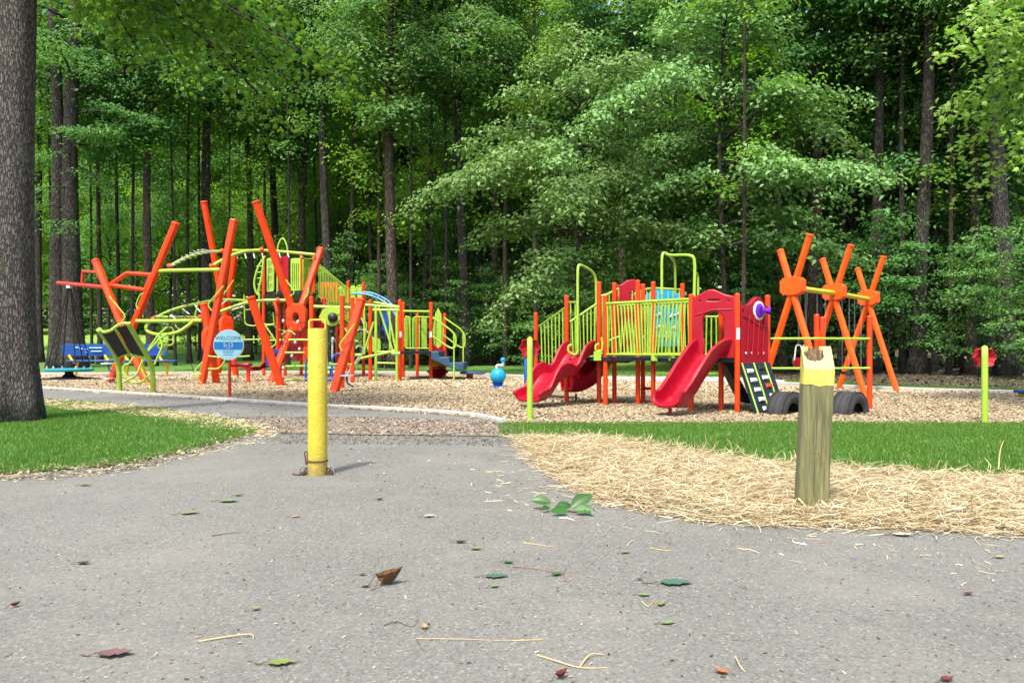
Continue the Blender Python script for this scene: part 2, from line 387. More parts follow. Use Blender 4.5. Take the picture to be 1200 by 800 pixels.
def draped(name, poly, res, off, m, amp=0, kind='structure'):
    """cells of a fine grid inside the outline, following the ground, slightly uneven"""
    pa = np.array([(p[0], p[1]) for p in poly]); x0, y0 = pa.min(0); x1, y1 = pa.max(0)
    nx = int((x1 - x0) / res) + 2; ny = int((y1 - y0) / res) + 2
    rs = np.random.RandomState(3); hz = rs.rand(ny + 1, nx + 1)
    cx, cy = np.meshgrid(x0 + (np.arange(nx) + .5) * res, y0 + (np.arange(ny) + .5) * res)
    ins = inside(poly, cx.ravel(), cy.ravel()).reshape(ny, nx); v = []; f = []; idx = {}
    def vid(i, j):
        k = (i, j)
        if k not in idx:
            idx[k] = len(v); x, y = x0 + i * res, y0 + j * res
            v.append((x, y, gz(x, y) + .03 + off + (hz[min(j, ny), min(i, nx)] - .5) * amp + amp * .5 * math.sin(x * 1.3 + math.sin(y * .9) * 2)))
        return idx[k]
    for j in range(ny):
        for i in range(nx):
            if ins[j, i]: f.append((vid(i, j), vid(i + 1, j), vid(i + 1, j + 1), vid(i, j + 1)))
    me = bpy.data.meshes.new(name); me.from_pydata(v, [], f); return tag(finish(name, me, m, None, True, False), kind=kind)

# outlines (all measured on level ground)
road = [(-40, -6), (40, -6), (40, 11.2), (-.2, 11.3), (-1.2, 11.6), (-8, 11.6), (-40, 11.6)]
poly_sheet('road', road, 0, M['asphalt'])
kerb_line = g2((-330, 447), (-120, 449), (38, 455), (140, 461), (364, 476), (440, 480), (517, 484.5), (560, 489), (590, 495.5))
path = kerb_line[:-1] + [kerb_line[-1]] + g2((600, 506), (420, 506), (300, 500), (245, 488), (150, 476), (38, 465), (-120, 458), (-330, 454))
poly_sheet('path', path, .006, M['asphalt'])
back_line = g2((-330, 437), (-100, 438), (38, 438.6), (200, 437.5), (370, 436), (520, 437.5), (600, 441), (650, 443), (860, 448), (1050, 456.5), (1200, 461), (1500, 470))
mulch = kerb_line + g2((640, 496.5), (900, 496), (1150, 496), (1500, 496)) + back_line[::-1]
draped('mulch_bed', mulch, .16, .0, M['mulch'], .035)
def kerb(name, line, wd=.11, h=.055, lab=None):
    mb = MB(); L = [Vector((p[0], p[1], 0)) for p in line]
    L = smooth_path(L, 5); rings = []
    for i, p in enumerate(L):
        t = (L[min(i + 1, len(L) - 1)] - L[max(i - 1, 0)]).normalized(); s = V(-t.y, t.x, 0) * wd / 2
        rings.append([p - s - V(0, 0, .05), p + s - V(0, 0, .05), p + s + V(0, 0, h), p + s * .8 + V(0, 0, h + .008), p - s * .8 + V(0, 0, h + .008), p - s + V(0, 0, h)])
    mb.ring_loft(rings); return tag(mb.build(name, M['concrete']), kind='structure')
kerb('kerb', kerb_line)
kerb('kerb_far', back_line, .16, .07)
# concrete walk behind the small play structure
walk = g2((600, 441.2), (650, 442.8), (860, 447.3), (1000, 453), (1000, 451), (860, 442.5), (760, 440), (650, 439.6), (600, 439.5))
poly_sheet('walkway', walk, .03, M['concrete'])
lawn_r = g2((587, 499), (640, 497), (900, 496.5), (1150, 496.5), (1500, 496.5), (1500, 566), (1200, 561), (1062, 556), (981, 550), (900, 545), (800, 531), (767, 524), (700, 515), (640, 513), (592, 511))
poly_sheet('lawn_soil', lawn_r, .010, M['turf'])
straw_p = g2((604, 512), (700, 513), (767, 522), (800, 529), (900, 543), (981, 548), (1062, 554), (1200, 559), (1500, 565), (1500, 640), (1200, 628), (1062, 621), (900, 615), (830, 612), (767, 602), (700, 590), (662, 565), (630, 545), (612, 525))
poly_sheet('straw_soil', straw_p, .005, M['soil'])
lawn_l = g2((38, 468), (150, 476), (245, 489), (295, 500), (300, 505), (280, 513), (210, 531), (150, 544), (60, 552), (0, 556), (-150, 560), (-500, 560), (-500, 462), (-120, 462))
poly_sheet('lawn_left_soil', lawn_l, .012, M['turf'])
debris_p = g2((262, 491), (420, 491), (560, 493), (604, 502), (606, 512), (560, 511), (440, 510), (330, 508), (295, 506))
poly_sheet('grit_strip', debris_p, .011, M['debris_ground'])
# lawns beyond the playground
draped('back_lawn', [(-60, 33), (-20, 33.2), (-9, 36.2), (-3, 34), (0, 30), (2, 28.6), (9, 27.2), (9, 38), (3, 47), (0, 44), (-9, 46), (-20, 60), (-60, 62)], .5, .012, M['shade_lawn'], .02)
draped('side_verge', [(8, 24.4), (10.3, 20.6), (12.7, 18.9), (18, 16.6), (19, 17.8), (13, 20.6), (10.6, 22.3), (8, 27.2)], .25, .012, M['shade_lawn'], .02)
draped('clearing', [(-75, 60), (-20, 58), (-14, 62), (-12, 100), (-14, 125), (-90, 125)], 1.5, .03, M['lawn_far'], .05)
draped('glade', [(2.6, 31.5), (9, 31), (13, 55), (15, 76), (2, 76)], .6, .03, M['lawn_far'], .04)  # lighter lawn colour laid here stands in for sun on the grass

# ---------------------------------------------------------------- many small faces (numpy)
def np_mesh(name, co, faces_per, nv, m, mats=None):
    """co (N, nv, 3); faces_per: list of index tuples (all of one size) within an element"""
    N = len(co); k = len(faces_per[0]); F = np.array(faces_per)
    idx = (F[None] + (np.arange(N) * nv)[:, None, None]).reshape(-1).astype(np.int32)
    me = bpy.data.meshes.new(name); me.vertices.add(N * nv); me.vertices.foreach_set('co', co.astype(np.float32).ravel())
    nf = N * len(faces_per); me.loops.add(nf * k); me.loops.foreach_set('vertex_index', idx)
    me.polygons.add(nf); me.polygons.foreach_set('loop_start', (np.arange(nf) * k).astype(np.int32))
    me.update(calc_edges=True); me.validate(); me.materials.append(m); return me
def unit(a): return a / (np.linalg.norm(a, axis=-1, keepdims=True) + 1e-9)
def leaf_co(c, nrm, d, size, wid=.62, fold=.18):
    """kite leaves folded along the midrib: c centres, nrm normals, d directions"""
    d = unit(d - nrm * (d * nrm).sum(-1, keepdims=True)); s = np.cross(nrm, d); L = size[:, None]
    b = c - d * L * .5; t = c + d * L * .5 - nrm * L * .08; mid = c - d * L * .08
    l = mid - s * L * wid * .5 + nrm * L * fold; r = mid + s * L * wid * .5 + nrm * L * fold
    return np.stack([b, l, t, r], 1)
LEAF_F = [(0, 1, 2), (0, 2, 3)]
rng = np.random.RandomState(11)
def limb_pts(base, az, L, rise, droop, wob, n=7):
    pts = []; dx, dy = math.cos(az), math.sin(az); ph = rng.rand() * 6
    for i in range(n + 1):
        t = i / n; w = math.sin(t * 3 + ph) * wob * t
        pts.append(np.array([base[0] + dx * L * t - dy * w, base[1] + dy * L * t + dx * w, base[2] + rise * t * L - droop * t * t * L]))
    return pts
def make_crown(seed, limbs, leaf=.12, per=11, spread=(.30, .30, .07), nrm_up=1.0, step=.34, dome=.55):
    """limbs: (base, azimuth, length, rise, droop). Returns leaf quads and the limb polylines with radii"""
    global rng
    rng = np.random.RandomState(seed); C = []; D = []; tubes = []
    for base, az, L, rise, droop in limbs:
        lp = limb_pts(base, az, L, rise, droop, .25); tubes.append((lp, .012 * L + .012))
        a = np.array(lp); n = max(3, int(L / step))
        for i in range(n):
            t = .22 + .78 * (i + rng.rand() * .6) / n; q = t * (len(lp) - 1); k = min(int(q), len(lp) - 2); p = a[k] + (a[k + 1] - a[k]) * (q - k)
            dirl = unit(a[k + 1] - a[k])
            for sgn in (-1, 1):
                if rng.rand() < .12: continue
                tl = (.35 + .42 * L * (1 - t) * (.6 + .6 * rng.rand())) ; ang = sgn * (.7 + .5 * rng.rand())
                dd = np.array([dirl[0] * math.cos(ang) - dirl[1] * math.sin(ang), dirl[0] * math.sin(ang) + dirl[1] * math.cos(ang), dirl[2] * .5 + .1])
                m_ = max(1, int(tl / .27)); 
                for j in range(m_):
                    s = (j + .8) / m_; pos = p + dd * tl * s + np.array([0, 0, -.16 * s * s * tl])
                    C.append(pos); D.append(dd)
    C = np.array(C); D = np.array(D); n = len(C)
    keep = rng.rand(n) > .06; C = C[keep]; D = D[keep]; n = len(C)
    cc = np.repeat(C, per, 0) + rng.randn(n * per, 3) * np.array(spread)
    dd = np.repeat(D, per, 0) + rng.randn(n * per, 3) * .8
    # leaves hang outward: normals lean away from the twig centre
    off = cc - np.repeat(C, per, 0)
    nn = unit(np.stack([off[:, 0] * 1.1 + D.repeat(per, 0)[:, 0] * .35, off[:, 1] * 1.1 + D.repeat(per, 0)[:, 1] * .35, np.full(len(cc), nrm_up)], 1) + rng.randn(len(cc), 3) * .42)
    cc[:, 2] -= (off[:, 0] ** 2 + off[:, 1] ** 2) * dome
    sz = leaf * (.65 + .7 * rng.rand(len(cc)))
    return leaf_co(cc, nn, dd, sz), tubes
def trunk_mesh(h, r0, r1, lean=(0, 0), seed=0, fork=None, tubes=(), n=14, flare=1.5, name='trunk', m=None, wob=.06):
    rs = random.Random(seed); mb = MB(); N = 16; pts = []; rad = []
    ph = rs.random() * 6
    for i in range(N + 1):
        t = (i / N) ** 1.3; z = h * t
        pts.append(V(lean[0] * t * h + math.sin(t * 7 + ph) * wob * h * .1, lean[1] * t * h + math.cos(t * 5 + ph) * wob * h * .1, z - .15 * (i == 0)))
        rad.append((r0 + (r1 - r0) * t) * (1 + (flare - 1) * math.exp(-z / (r0 * 2.2))))
    off = pts[0].copy(); pts = [p - V(off.x, off.y, 0) for p in pts]
    rings = []
    lob = [rs.random() * .10 for _ in range(n)]
    for i, p in enumerate(pts):
        z = p.z; fl = math.exp(-max(z, 0) / (r0 * 2.5))
        rings.append([p + V(math.cos(2 * math.pi * j / n), math.sin(2 * math.pi * j / n), 0) * rad[i] * (1 + lob[j] * .5 + fl * (.22 * math.sin(j * 2 * math.pi / n * 5 + ph))) for j in range(n)])
    mb.ring_loft(rings)
    for lp, r in tubes: mb.tube(lp, [max(r * (1 - .85 * i / (len(lp) - 1)), .006) for i in range(len(lp))], 5)
    me = bpy.data.meshes.new(name); me.from_pydata([tuple(v) for v in mb.v], [], mb.f); me.materials.append(m)
    me.polygons.foreach_set('use_smooth', [True] * len(me.polygons)); return me
def limbs_for(seed, z0, z1, n, Rf, rise=(.1, .5), droop=(.15, .45), azs=None):
    rs = random.Random(seed); out = []
    for i in range(n):
        z = z0 + (z1 - z0) * (i + rs.random()) / n; t = (z - z0) / (z1 - z0)
        az = (i * 2.4 + rs.random() * 2.2) if azs is None else rs.uniform(*azs)
        out.append(((0, 0, z), az, Rf(t) * rs.choice((.45, .7, .9, 1.0, 1.2)) * rs.uniform(.85, 1.1), rs.uniform(*rise), rs.uniform(*droop)))
    return out
def P2(o, name): return o
class Kind: pass
def kind(seed, h, z0, n, Rf, r0, leafm, barkm, leaf=.13, per=11, rise=(.05, .5), droop=(.15, .5), lean=(0, 0), flare=1.5, step=.34, spread=(.30, .30, .07)):
    k = Kind(); lb = limbs_for(seed, z0, h * .97, n, Rf, rise, droop)
    q, tubes = make_crown(seed, lb, leaf, per, spread, step=step)
    k.crown = np_mesh('crown', q, LEAF_F, 4, M[leafm]); k.h = h
    k.trunk = trunk_mesh(h, r0, r0 * .28, lean, seed, tubes=tubes, m=M[barkm], flare=flare); k.n = len(q); return k
def tree(k, name, label, loc, rot=0, s=1.0, sz=1.0, group=None, parts=True, ts=1.0):
    o = thing(name, label, 'tree', loc, group)
    o.rotation_euler.z = rot; o.scale = (s, s, s * sz)
    for nm, me in (('trunk', k.trunk), ('crown', k.crown)):
        c = bpy.data.objects.new(nm, me); COL.objects.link(c); c.parent = o
        if nm == 'trunk' and ts != 1: c.scale = (ts, ts, 1)
    return o
# kinds of tree
ROUND = lambda R_: (lambda t: R_ * (.75 + .45 * math.sin(math.pi * min(1, t * 1.1))) * (1 - .65 * max(0, t - .6) / .4))
SP = (.52, .52, .20)
K_tall = [kind(21, 31, 15.0, 40, ROUND(4.6), .30, 'leaf', 'bark_far', .21, 26, rise=(.2, .8), step=1.0, spread=SP),
          kind(22, 29, 12.5, 42, ROUND(4.4), .26, 'leaf', 'bark_brown', .21, 26, rise=(.2, .8), step=1.0, spread=SP)]
K_edge = [kind(31, 21, 2.6, 58, ROUND(4.8), .22, 'leaf', 'bark_far', .19, 26, rise=(.25, .95), droop=(.25, .75), step=.95, spread=SP),
          kind(32, 20, 3.8, 52, ROUND(5.2), .24, 'leaf', 'bark_brown', .19, 26, rise=(.25, .95), droop=(.25, .7), step=.95, spread=SP)]
K_pale = [kind(41, 15.5, 3.6, 38, ROUND(5.6), .14, 'leaf_pale', 'bark_far', .20, 20, rise=(.35, .8), droop=(.45, .95), step=.72, spread=(.42, .42, .12)),
          kind(42, 17, 4.6, 34, ROUND(5.6), .12, 'leaf_pale', 'bark_far', .20, 20, rise=(.35, .8), droop=(.45, .95), step=.72, spread=(.42, .42, .12))]
K_sap = [kind(51, 7.5, .6, 30, ROUND(2.2), .06, 'leaf', 'bark_far', .15, 16, rise=(.2, .9), step=.55, flare=1.1),
         kind(52, 5.0, .3, 26, ROUND(2.1), .05, 'leaf_back', 'bark_brown', .15, 16, rise=(.2, .9), step=.55, flare=1.1)]
K_shrub = kind(55, 4.2, .15, 34, ROUND(2.5), .04, 'leaf', 'bark_far', .15, 16, rise=(.1, .9), droop=(.1, .4), step=.55, flare=1.1)
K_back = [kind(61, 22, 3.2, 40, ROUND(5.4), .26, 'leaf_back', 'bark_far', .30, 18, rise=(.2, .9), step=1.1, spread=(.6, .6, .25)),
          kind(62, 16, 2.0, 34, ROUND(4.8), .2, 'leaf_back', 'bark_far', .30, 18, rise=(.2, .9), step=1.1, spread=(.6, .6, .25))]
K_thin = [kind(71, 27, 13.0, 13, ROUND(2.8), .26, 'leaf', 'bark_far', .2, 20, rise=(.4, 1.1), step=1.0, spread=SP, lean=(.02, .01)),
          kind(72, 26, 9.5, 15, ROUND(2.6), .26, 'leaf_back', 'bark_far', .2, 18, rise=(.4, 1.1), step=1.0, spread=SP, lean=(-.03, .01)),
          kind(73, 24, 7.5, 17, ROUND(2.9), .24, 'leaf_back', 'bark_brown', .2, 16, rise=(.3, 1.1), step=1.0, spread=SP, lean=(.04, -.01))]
K_under = [kind(81, 15, 3.4, 34, ROUND(3.6), .10, 'leaf_back', 'bark_far', .19, 17, rise=(.2, .9), step=.85, spread=(.45, .45, .16)),
          kind(82, 18, 5.0, 36, ROUND(3.8), .12, 'leaf', 'bark_far', .19, 18, rise=(.2, .9), step=.85, spread=(.45, .45, .16))]
def at(px, Y): x = (px - 600) / FPX * Y; return (x, Y, gz(x, Y))
rd = random.Random(5)
MARKS = [(20, 'the nearest big trunk'), (62, 'the twin trunked tree'), (100, 'the hanging teal disc'), (150, 'the leaning lime panel'), (210, 'the green overhead arch'), (268, 'the welcome sign'), (330, 'the upper tower'), (372, 'the yellow bollard'), (410, 'the sloping slat stair'), (440, 'the blue arch climber'), (468, 'the paired orange posts'), (495, 'the green slat panels'), (525, 'the blue steps'), (583, 'the blue ball toy'), (621, 'the left flower post'), (650, 'the wavy slide'), (690, 'the curved green arch'), (750, 'the slat bridge'), (800, 'the double green arch'), (840, 'the red arch panel'), (885, 'the purple cone'), (930, 'the first crossed swing legs'), (978, 'the middle crossed swing legs'), (1018, 'the last crossed swing legs'), (1055, 'the left fallen log'), (1115, 'the right fallen log'), (1154, 'the right flower post'), (1195, 'the blue table')]
USED = set()
def near_label(px, what):
    for side_, off in (('straight behind', 0), ('a little left of', 14), ('a little right of', -14), ('left of', 26), ('right of', -26), ('far beyond', 0), ('beyond and left of', 18), ('beyond and right of', -18)):
        for m_ in sorted(MARKS, key=lambda q: abs(q[0] - px - off))[:1]:
            lab = '%s %s %s' % (what, side_, m_[1])
            if lab not in USED: USED.add(lab); return lab
    return '%s deep behind %s' % (what, min(MARKS, key=lambda q: abs(q[0] - px))[1])
GT = 'woodland trees behind the playground'
# trunks one can point to: pixel column, distance, kind, scale, trunk scale, label
named = [
 (178, 44, K_tall[1], 1.0, 1.0, 'straight dark trunk seen between the two leftmost tilted orange beams'),
 (245, 47, K_tall[0], 1.0, 1.15, 'stout dark tree trunk directly behind the tall orange beam above the welcome sign'),
 (117, 46, K_tall[1], .95, .6, 'thin dark trunk rising just right of the big twin trunked tree'),
 (140, 50, K_tall[0], .9, .5, 'slender trunk above the short orange beam beside the hanging disc'),
 (47, 48, K_tall[0], .9, .8, 'dark tree half hidden between the nearest trunk and the twin trunked tree'),
 (291, 50, K_tall[1], 1.0, .9, 'dark trunk behind the orange arches of the left play structure'),
 (325, 54, K_tall[0], 1.0, 1.0, 'dark trunk behind the tallest leftward tilting orange beam'),
 (358, 50, K_tall[1], 1.0, 1.2, 'grey trunk rising above the yellow bollard and the green arch loop'),
 (386, 46, K_tall[0], 1.0, 1.0, 'dark trunk right of the yellow bollard above the sloping slat bridge'),
 (463, 41, K_tall[1], 1.0, 1.25, 'thick straight bare trunk above the green posts in the middle of the wood'),
 (545, 44, K_tall[0], 1.0, 1.0, 'shaded trunk above the blue steps and the blue ball toy'),
 (577, 46, K_tall[1], 1.0, .9, 'shaded trunk left of the pale maple boughs'),
 (660, 52, K_tall[0], 1.0, .9, 'trunk mostly hidden behind the pale maple boughs over the wavy slide'),
 (730, 47, K_tall[1], 1.05, 1.0, 'trunk above the red and orange posts of the slat bridge'),
 (795, 50, K_tall[0], 1.0, .9, 'trunk above the blue climbing panel'),
 (915, 36, K_tall[1], 1.05, .9, 'brown trunk straight above the left end of the swing frame'),
 (948, 37, K_tall[1], 1.05, 1.2, 'thick brown trunk above the middle of the swing frame'),
 (1022, 35, K_tall[0], 1.0, .9, 'dark trunk right of the last crossed orange swing legs'),
 (1075, 33, K_tall[0], .95, 1.1, 'dark broad trunk in the shade left of the right flower post'),
 (1135, 34, K_tall[1], .95, .9, 'dark trunk just behind the right flower post'),
 (1180, 31, K_tall[0], .95, 1.2, 'dark trunk at the right edge above the blue bench end'),
]
for i, (px, Y, k, s, ts, lab) in enumerate(named):
    tree(k, 'woodland_tree', lab, at(px, Y), rd.random() * 6.28, s, 1, GT, ts=ts)
edge = [
 (420, 70, K_back[0], 1.0, 'leafy edge tree behind the middle of the left play structure'),
 (500, 68, K_back[1], .95, 'leafy edge tree above the vertical green panels'),
 (560, 55, K_edge[0], 1.0, 'leafy edge tree behind the blue ball toy'),
 (660, 50, K_edge[1], 1.05, 'dark leafy tree behind the curved green arch of the small structure'),
 (765, 58, K_edge[0], 1.1, 'dark leafy tree filling the wood above the slat bridge'),
 (850, 42, K_edge[1], 1.0, 'dark leafy tree behind the red arch panel'),
 (1000, 39, K_edge[0], 1.0, 'leafy tree with low boughs behind the crossed swing legs'),
 (1060, 40, K_edge[1], 1.0, 'leafy tree with tiered boughs right of the swing frame'),
 (1125, 38, K_edge[0], .98, 'leafy tree with boughs low over the right flower post'),
 (1215, 34, K_edge[1], .95, 'leafy tree leaving the picture at the right edge'),
 (345, 74, K_back[0], .95, 'leafy tree behind the tower of the left play structure'),
]
for i, (px, Y, k, s, lab) in enumerate(edge):
    tree(k, 'leafy_tree', lab, at(px, Y), rd.random() * 6.28, s, 1, 'leafy trees at the wood edge')
pale = [(680, 34, 1.0, 'pale leaved maple overhanging the wavy red slide', .3), (850, 33, 1.05, 'pale leaved maple with tiered boughs above the red arch panel', 2.2),
        (790, 38, 1.1, 'pale leaved maple behind the twin green arches of the small structure', 4.0)]
for px, Y, s, lab, rot in pale:
    tree(K_pale[px > 700], 'maple_tree', lab, at(px, Y), rot, s, 1, 'pale maples at the wood edge')
sap = [(95, 62), (230, 60), (160, 70), (300, 58), (450, 45), (520, 44), (575, 45), (610, 47), (655, 46), (865, 36), (900, 37), (1040, 33), (1145, 31), (1205, 28), (405, 47), (480, 52), (935, 40), (360, 52)]
for i, (px, Y) in enumerate(sap):
    tree(K_sap[i % 2 if Y > 44 else 0], 'sapling', near_label(px, 'low leafy sapling'), at(px, Y), rd.random() * 6, rd.uniform(.8, 1.15), 1, 'saplings under the wood')
for i in range(34):
    px = 345 + i * 27 + rd.uniform(-10, 10); Y = rd.uniform(43, 56) if px < 830 else rd.uniform(33, 44) - (px - 830) * .012
    if 705 < px < 800 or (px > 960 and i % 3): continue
    tree(K_shrub, 'shrub', near_label(px, 'low dark shrub'), at(px, Y), rd.random() * 6, rd.uniform(.75, 1.2), 1, 'shrubs under the wood')
# leafy understorey that half hides the trunks
for px, Y, k in [(-10, 60, 0), (28, 66, 1), (70, 63, 0), (128, 60, 1), (160, 68, 0), (200, 62, 1), (262, 61, 0), (300, 66, 1), (338, 62, 0), (376, 58, 1), (418, 60, 0), (440, 64, 1), (486, 58, 0), (520, 62, 1), (556, 57, 0), (600, 60, 1), (635, 57, 0), (880, 46, 1), (960, 44, 0), (1045, 42, 1), (1120, 42, 0), (1190, 40, 1)]:
    tree(K_under[k], 'understorey_tree', near_label(px, 'light leaved understorey tree'), at(px, Y), rd.random() * 6, rd.uniform(.9, 1.15), 1, 'understorey trees among the trunks')
# deeper wood
for i in range(13):
    px = -60 + i * 34 + rd.uniform(-10, 10)
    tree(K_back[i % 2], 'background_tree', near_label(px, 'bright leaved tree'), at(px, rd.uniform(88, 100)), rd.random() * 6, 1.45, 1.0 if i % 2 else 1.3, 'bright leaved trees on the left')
for i in range(64):
    px = -150 + i * 24 + rd.uniform(-14, 14); Y = rd.uniform(60, 88) if px > 350 else rd.uniform(112, 128)
    if 660 < px < 800: Y = rd.uniform(78, 92)
    tree(rd.choice(K_back if px < 560 else [K_back[0], K_edge[0], K_edge[1]]), 'background_tree', near_label(px, 'tree deep in the wood'), at(px, Y), rd.random() * 6, rd.uniform(1.1, 1.35) * (1.3 if Y > 100 else 1), 1.35, 'trees deep in the wood')
for i in range(10):        # thin trunks round the clearing
    px = [8, 62, 108, 155, 205, 222, 234, 268, 312, 338][i]; Y = rd.uniform(44, 53)
    tree(K_thin[i % 3], 'woodland_tree', near_label(px, 'thin dark trunk before the clearing'), at(px, Y), rd.random() * 6, .95, 1, 'thin trunks before the clearing', ts=rd.uniform(.3, .6))
for i, px in enumerate([352, 372, 398, 412, 436, 446, 482, 497, 504, 522, 560, 592, 612, 628, 870, 962, 985, 1040, 1058, 1095, 1112, 1160]):
    tree(K_thin[i % 3], 'woodland_tree', near_label(px, 'slim dark trunk'), at(px, rd.uniform(40, 56) if px < 700 else rd.uniform(30, 40)), rd.random() * 6, .95, 1, 'slim trunks among the wood', ts=rd.uniform(.35, .7))
def far_wood():
    """one far mass of foliage that closes the view"""
    rs = np.random.RandomState(77); n = 120000
    px = rs.uniform(-500, 1700, n); Y = rs.uniform(128, 150, n); x = (px - 600) / FPX * Y
    z = 4 + rs.rand(n) ** 1.1 * 62
    lump = np.sin(x * .35) * np.sin(z * .5 + x * .11); Y = Y - lump * 4
    c = np.stack([x, Y, z], 1); nn = unit(rs.randn(n, 3) * .5 + np.array([0, -.5, .8])); d = rs.randn(n, 3)
    me = np_mesh('far_wood', leaf_co(c, nn, d, .5 * (1 + 3.2 * rs.rand(n) ** 2)), LEAF_F, 4, M['leaf_back'])
    o = bpy.data.objects.new('far_wood', me); COL.objects.link(o); tag(o, 'far mass of green woodland closing the view', 'woodland', kind='stuff')
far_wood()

# ---------------------------------------------------------------- the big near trees
def big_twin():
    o = thing('twin_trunk_tree', 'big dark tree with two trunks grown together behind the blue bench', 'tree', at(80, 42))
    lb = limbs_for(71, 11, 24, 34, ROUND(5.5)); q, tubes = make_crown(71, lb, .17, 10, step=.5)
    lb2 = [((.1, -.2, 8 + i * .9), a, 3.0, .05, .45) for i, a in enumerate((-1.2, 3.6, -2.2, -.4, -1.9))]
    q2, t2 = make_crown(72, lb2, .13, 9, step=.5)
    me = trunk_mesh(25, .52, .2, (.006, 0), 3, tubes=tubes + t2, m=M['bark_far'], n=20, wob=.04); c = bpy.data.objects.new('trunk', me); COL.objects.link(c); c.parent = o; c.location = (.28, 0, 0)
    me = trunk_mesh(25, .44, .15, (-.03, .0), 5, m=M['bark_far'], n=18, wob=.05); c = bpy.data.objects.new('trunk', me); COL.objects.link(c); c.parent = o; c.location = (-.42, -.1, 0)
    me = np_mesh('crown', np.concatenate([q, q2]), LEAF_F, 4, M['leaf']); c = bpy.data.objects.new('crown', me); COL.objects.link(c); c.parent = o
big_twin()
MAPLE = [(0, -.5), (.1, -.42), (.42, -.32), (.3, -.12), (.52, .1), (.24, .12), (0, .55), (-.24, .12), (-.52, .1), (-.3, -.12), (-.42, -.32), (-.1, -.42)]
def lobed(c, nn, d, sz):
    d = unit(d - nn * (d * nn).sum(-1, keepdims=True)); s = np.cross(nn, d); out = [c]
    for (x, y) in MAPLE: out.append(c + (s * x + d * y - nn * (abs(x) * .35 + (y * y) * .3)) * sz[:, None])
    return np.stack(out, 1)
LOBE_F = [(0, i + 1, (i + 1) % 12 + 1) for i in range(12)]
def near_tree(name, label, base, limbs, seed, r0, h, per=9, lm='leaf_near', leaf=.12, dark=.25, spread=(.24, .24, .07)):
    o = thing(name, label, 'tree', base)
    q, tubes = make_crown(seed, limbs, leaf, per, spread, step=.36)
    c = q.mean(1); nn = unit(np.cross(q[:, 1] - q[:, 0], q[:, 2] - q[:, 0])); nn[nn[:, 2] < 0] *= -1; d = unit(q[:, 2] - q[:, 0])
    rs = np.random.RandomState(seed); sz = leaf * (.7 + .6 * rs.rand(len(c)))
    me = np_mesh('crown', lobed(c, nn, d, sz), LOBE_F, 13, M[lm]); k = bpy.data.objects.new('crown', me); COL.objects.link(k); k.parent = o
    me = trunk_mesh(h, r0, r0 * .6, (.002, 0), seed, tubes=tubes, m=M['bark'], n=32, flare=1.28, wob=.03); k = bpy.data.objects.new('trunk', me); COL.objects.link(k); k.parent = o
    return len(q)
rs_ = random.Random(9)
lb = [((0, 0, rs_.uniform(7.3, 12)), rs_.uniform(-.9, 3.2), rs_.uniform(3.2, 5.2), rs_.uniform(0, .3), rs_.uniform(.3, .55)) for _ in range(15)]
lb += [((0, 0, 7.0), .15, 4.2, .08, .36), ((0, 0, 7.3), .5, 5.2, .10, .36), ((0, 0, 7.2), -.15, 3.9, .02, .30), ((0, 0, 7.6), .9, 4.6, .0, .34), ((0, 0, 6.9), .35, 3.0, .05, .38)]
near_tree('maple_tree', 'large grey barked tree at the left edge of the picture nearest the road', (-7.5, 11.5, 0), lb, 81, .34, 13)
lb = [((0, 0, rs_.uniform(4.9, 9)), rs_.uniform(2.2, 4.0), rs_.uniform(2.2, 3.3), rs_.uniform(.05, .3), rs_.uniform(.3, .6)) for _ in range(14)]
near_tree('maple_tree', 'bright green bough hanging into the upper right corner', (11.1, 13.4, 0), lb, 83, .22, 9.5, per=13, lm='leaf_sunny')
lb = [((0, 0, rs_.uniform(5.6, 6.2)), rs_.uniform(2.9, 3.7), rs_.uniform(2.6, 3.6), .02, .22) for _ in range(3)]

# ================================================================= the left play structure
def hexbeam(p0, p1, r, parent, m='orange', name='leaning_beam', cap=True):
    mb = MB(); mb.tube([p0, p1], r, 6); b = mb.build(name, M[m], parent, False)
    mod = b.modifiers.new('edge', 'BEVEL'); mod.width = r * .12; mod.segments = 1; mod.limit_method = 'ANGLE'
    if cap:
        d = (Vector(p0) - Vector(p1)).normalized(); q = MB(); q.tube([p0 - d * r * .35, p0 + d * r * .35], r * 1.14, 6)
        c = q.build('beam_cap', M[m], None, False); c.data.transform(Matrix.Translation(-world_loc(b))); c.parent = b
        mod = c.modifiers.new('edge', 'BEVEL'); mod.width = r * .25; mod.segments = 2; mod.limit_method = 'ANGLE'
    return b
def post(px, yt, yb, parent, r=.065, m='orange', Y=None, cap=True):
    Y = Y or depth(yb); a = P(px, yt, Y); b = V(a.x, Y, -.06)
    mb = MB(); mb.lathe([(r, b.z), (r, a.z - r * .8), (r * 1.08, a.z - r * .8), (r * 1.08, a.z - r * .5), (r * .85, a.z - r * .12), (r * .4, a.z)], (b.x, b.y, 0), 14)
    return mb.build('post', M[m], parent)
def tube(name, pts, r, parent, m='lime', n=8, closed=False):
    return MB().tube(pts, r, n, closed=closed).build(name, M[m], parent)
def clamp(p, r, parent, d=None, m='orange', name='clamp'):
    mb = MB(); d = Vector(d or (1, 0, 0)).normalized(); mb.tube([p - d * r * .8, p + d * r * .8], r * 1.35, 10); return mb.build(name, M[m], parent)
def deck(pts, z, parent, th=.09, m='navy', name='platform'):
    mb = MB(); lo = [V(x, y, z - th) for x, y in pts]; hi = [V(x, y, z) for x, y in pts]; mb.ring_loft([lo, hi]); return mb.build(name, M[m], parent, False)
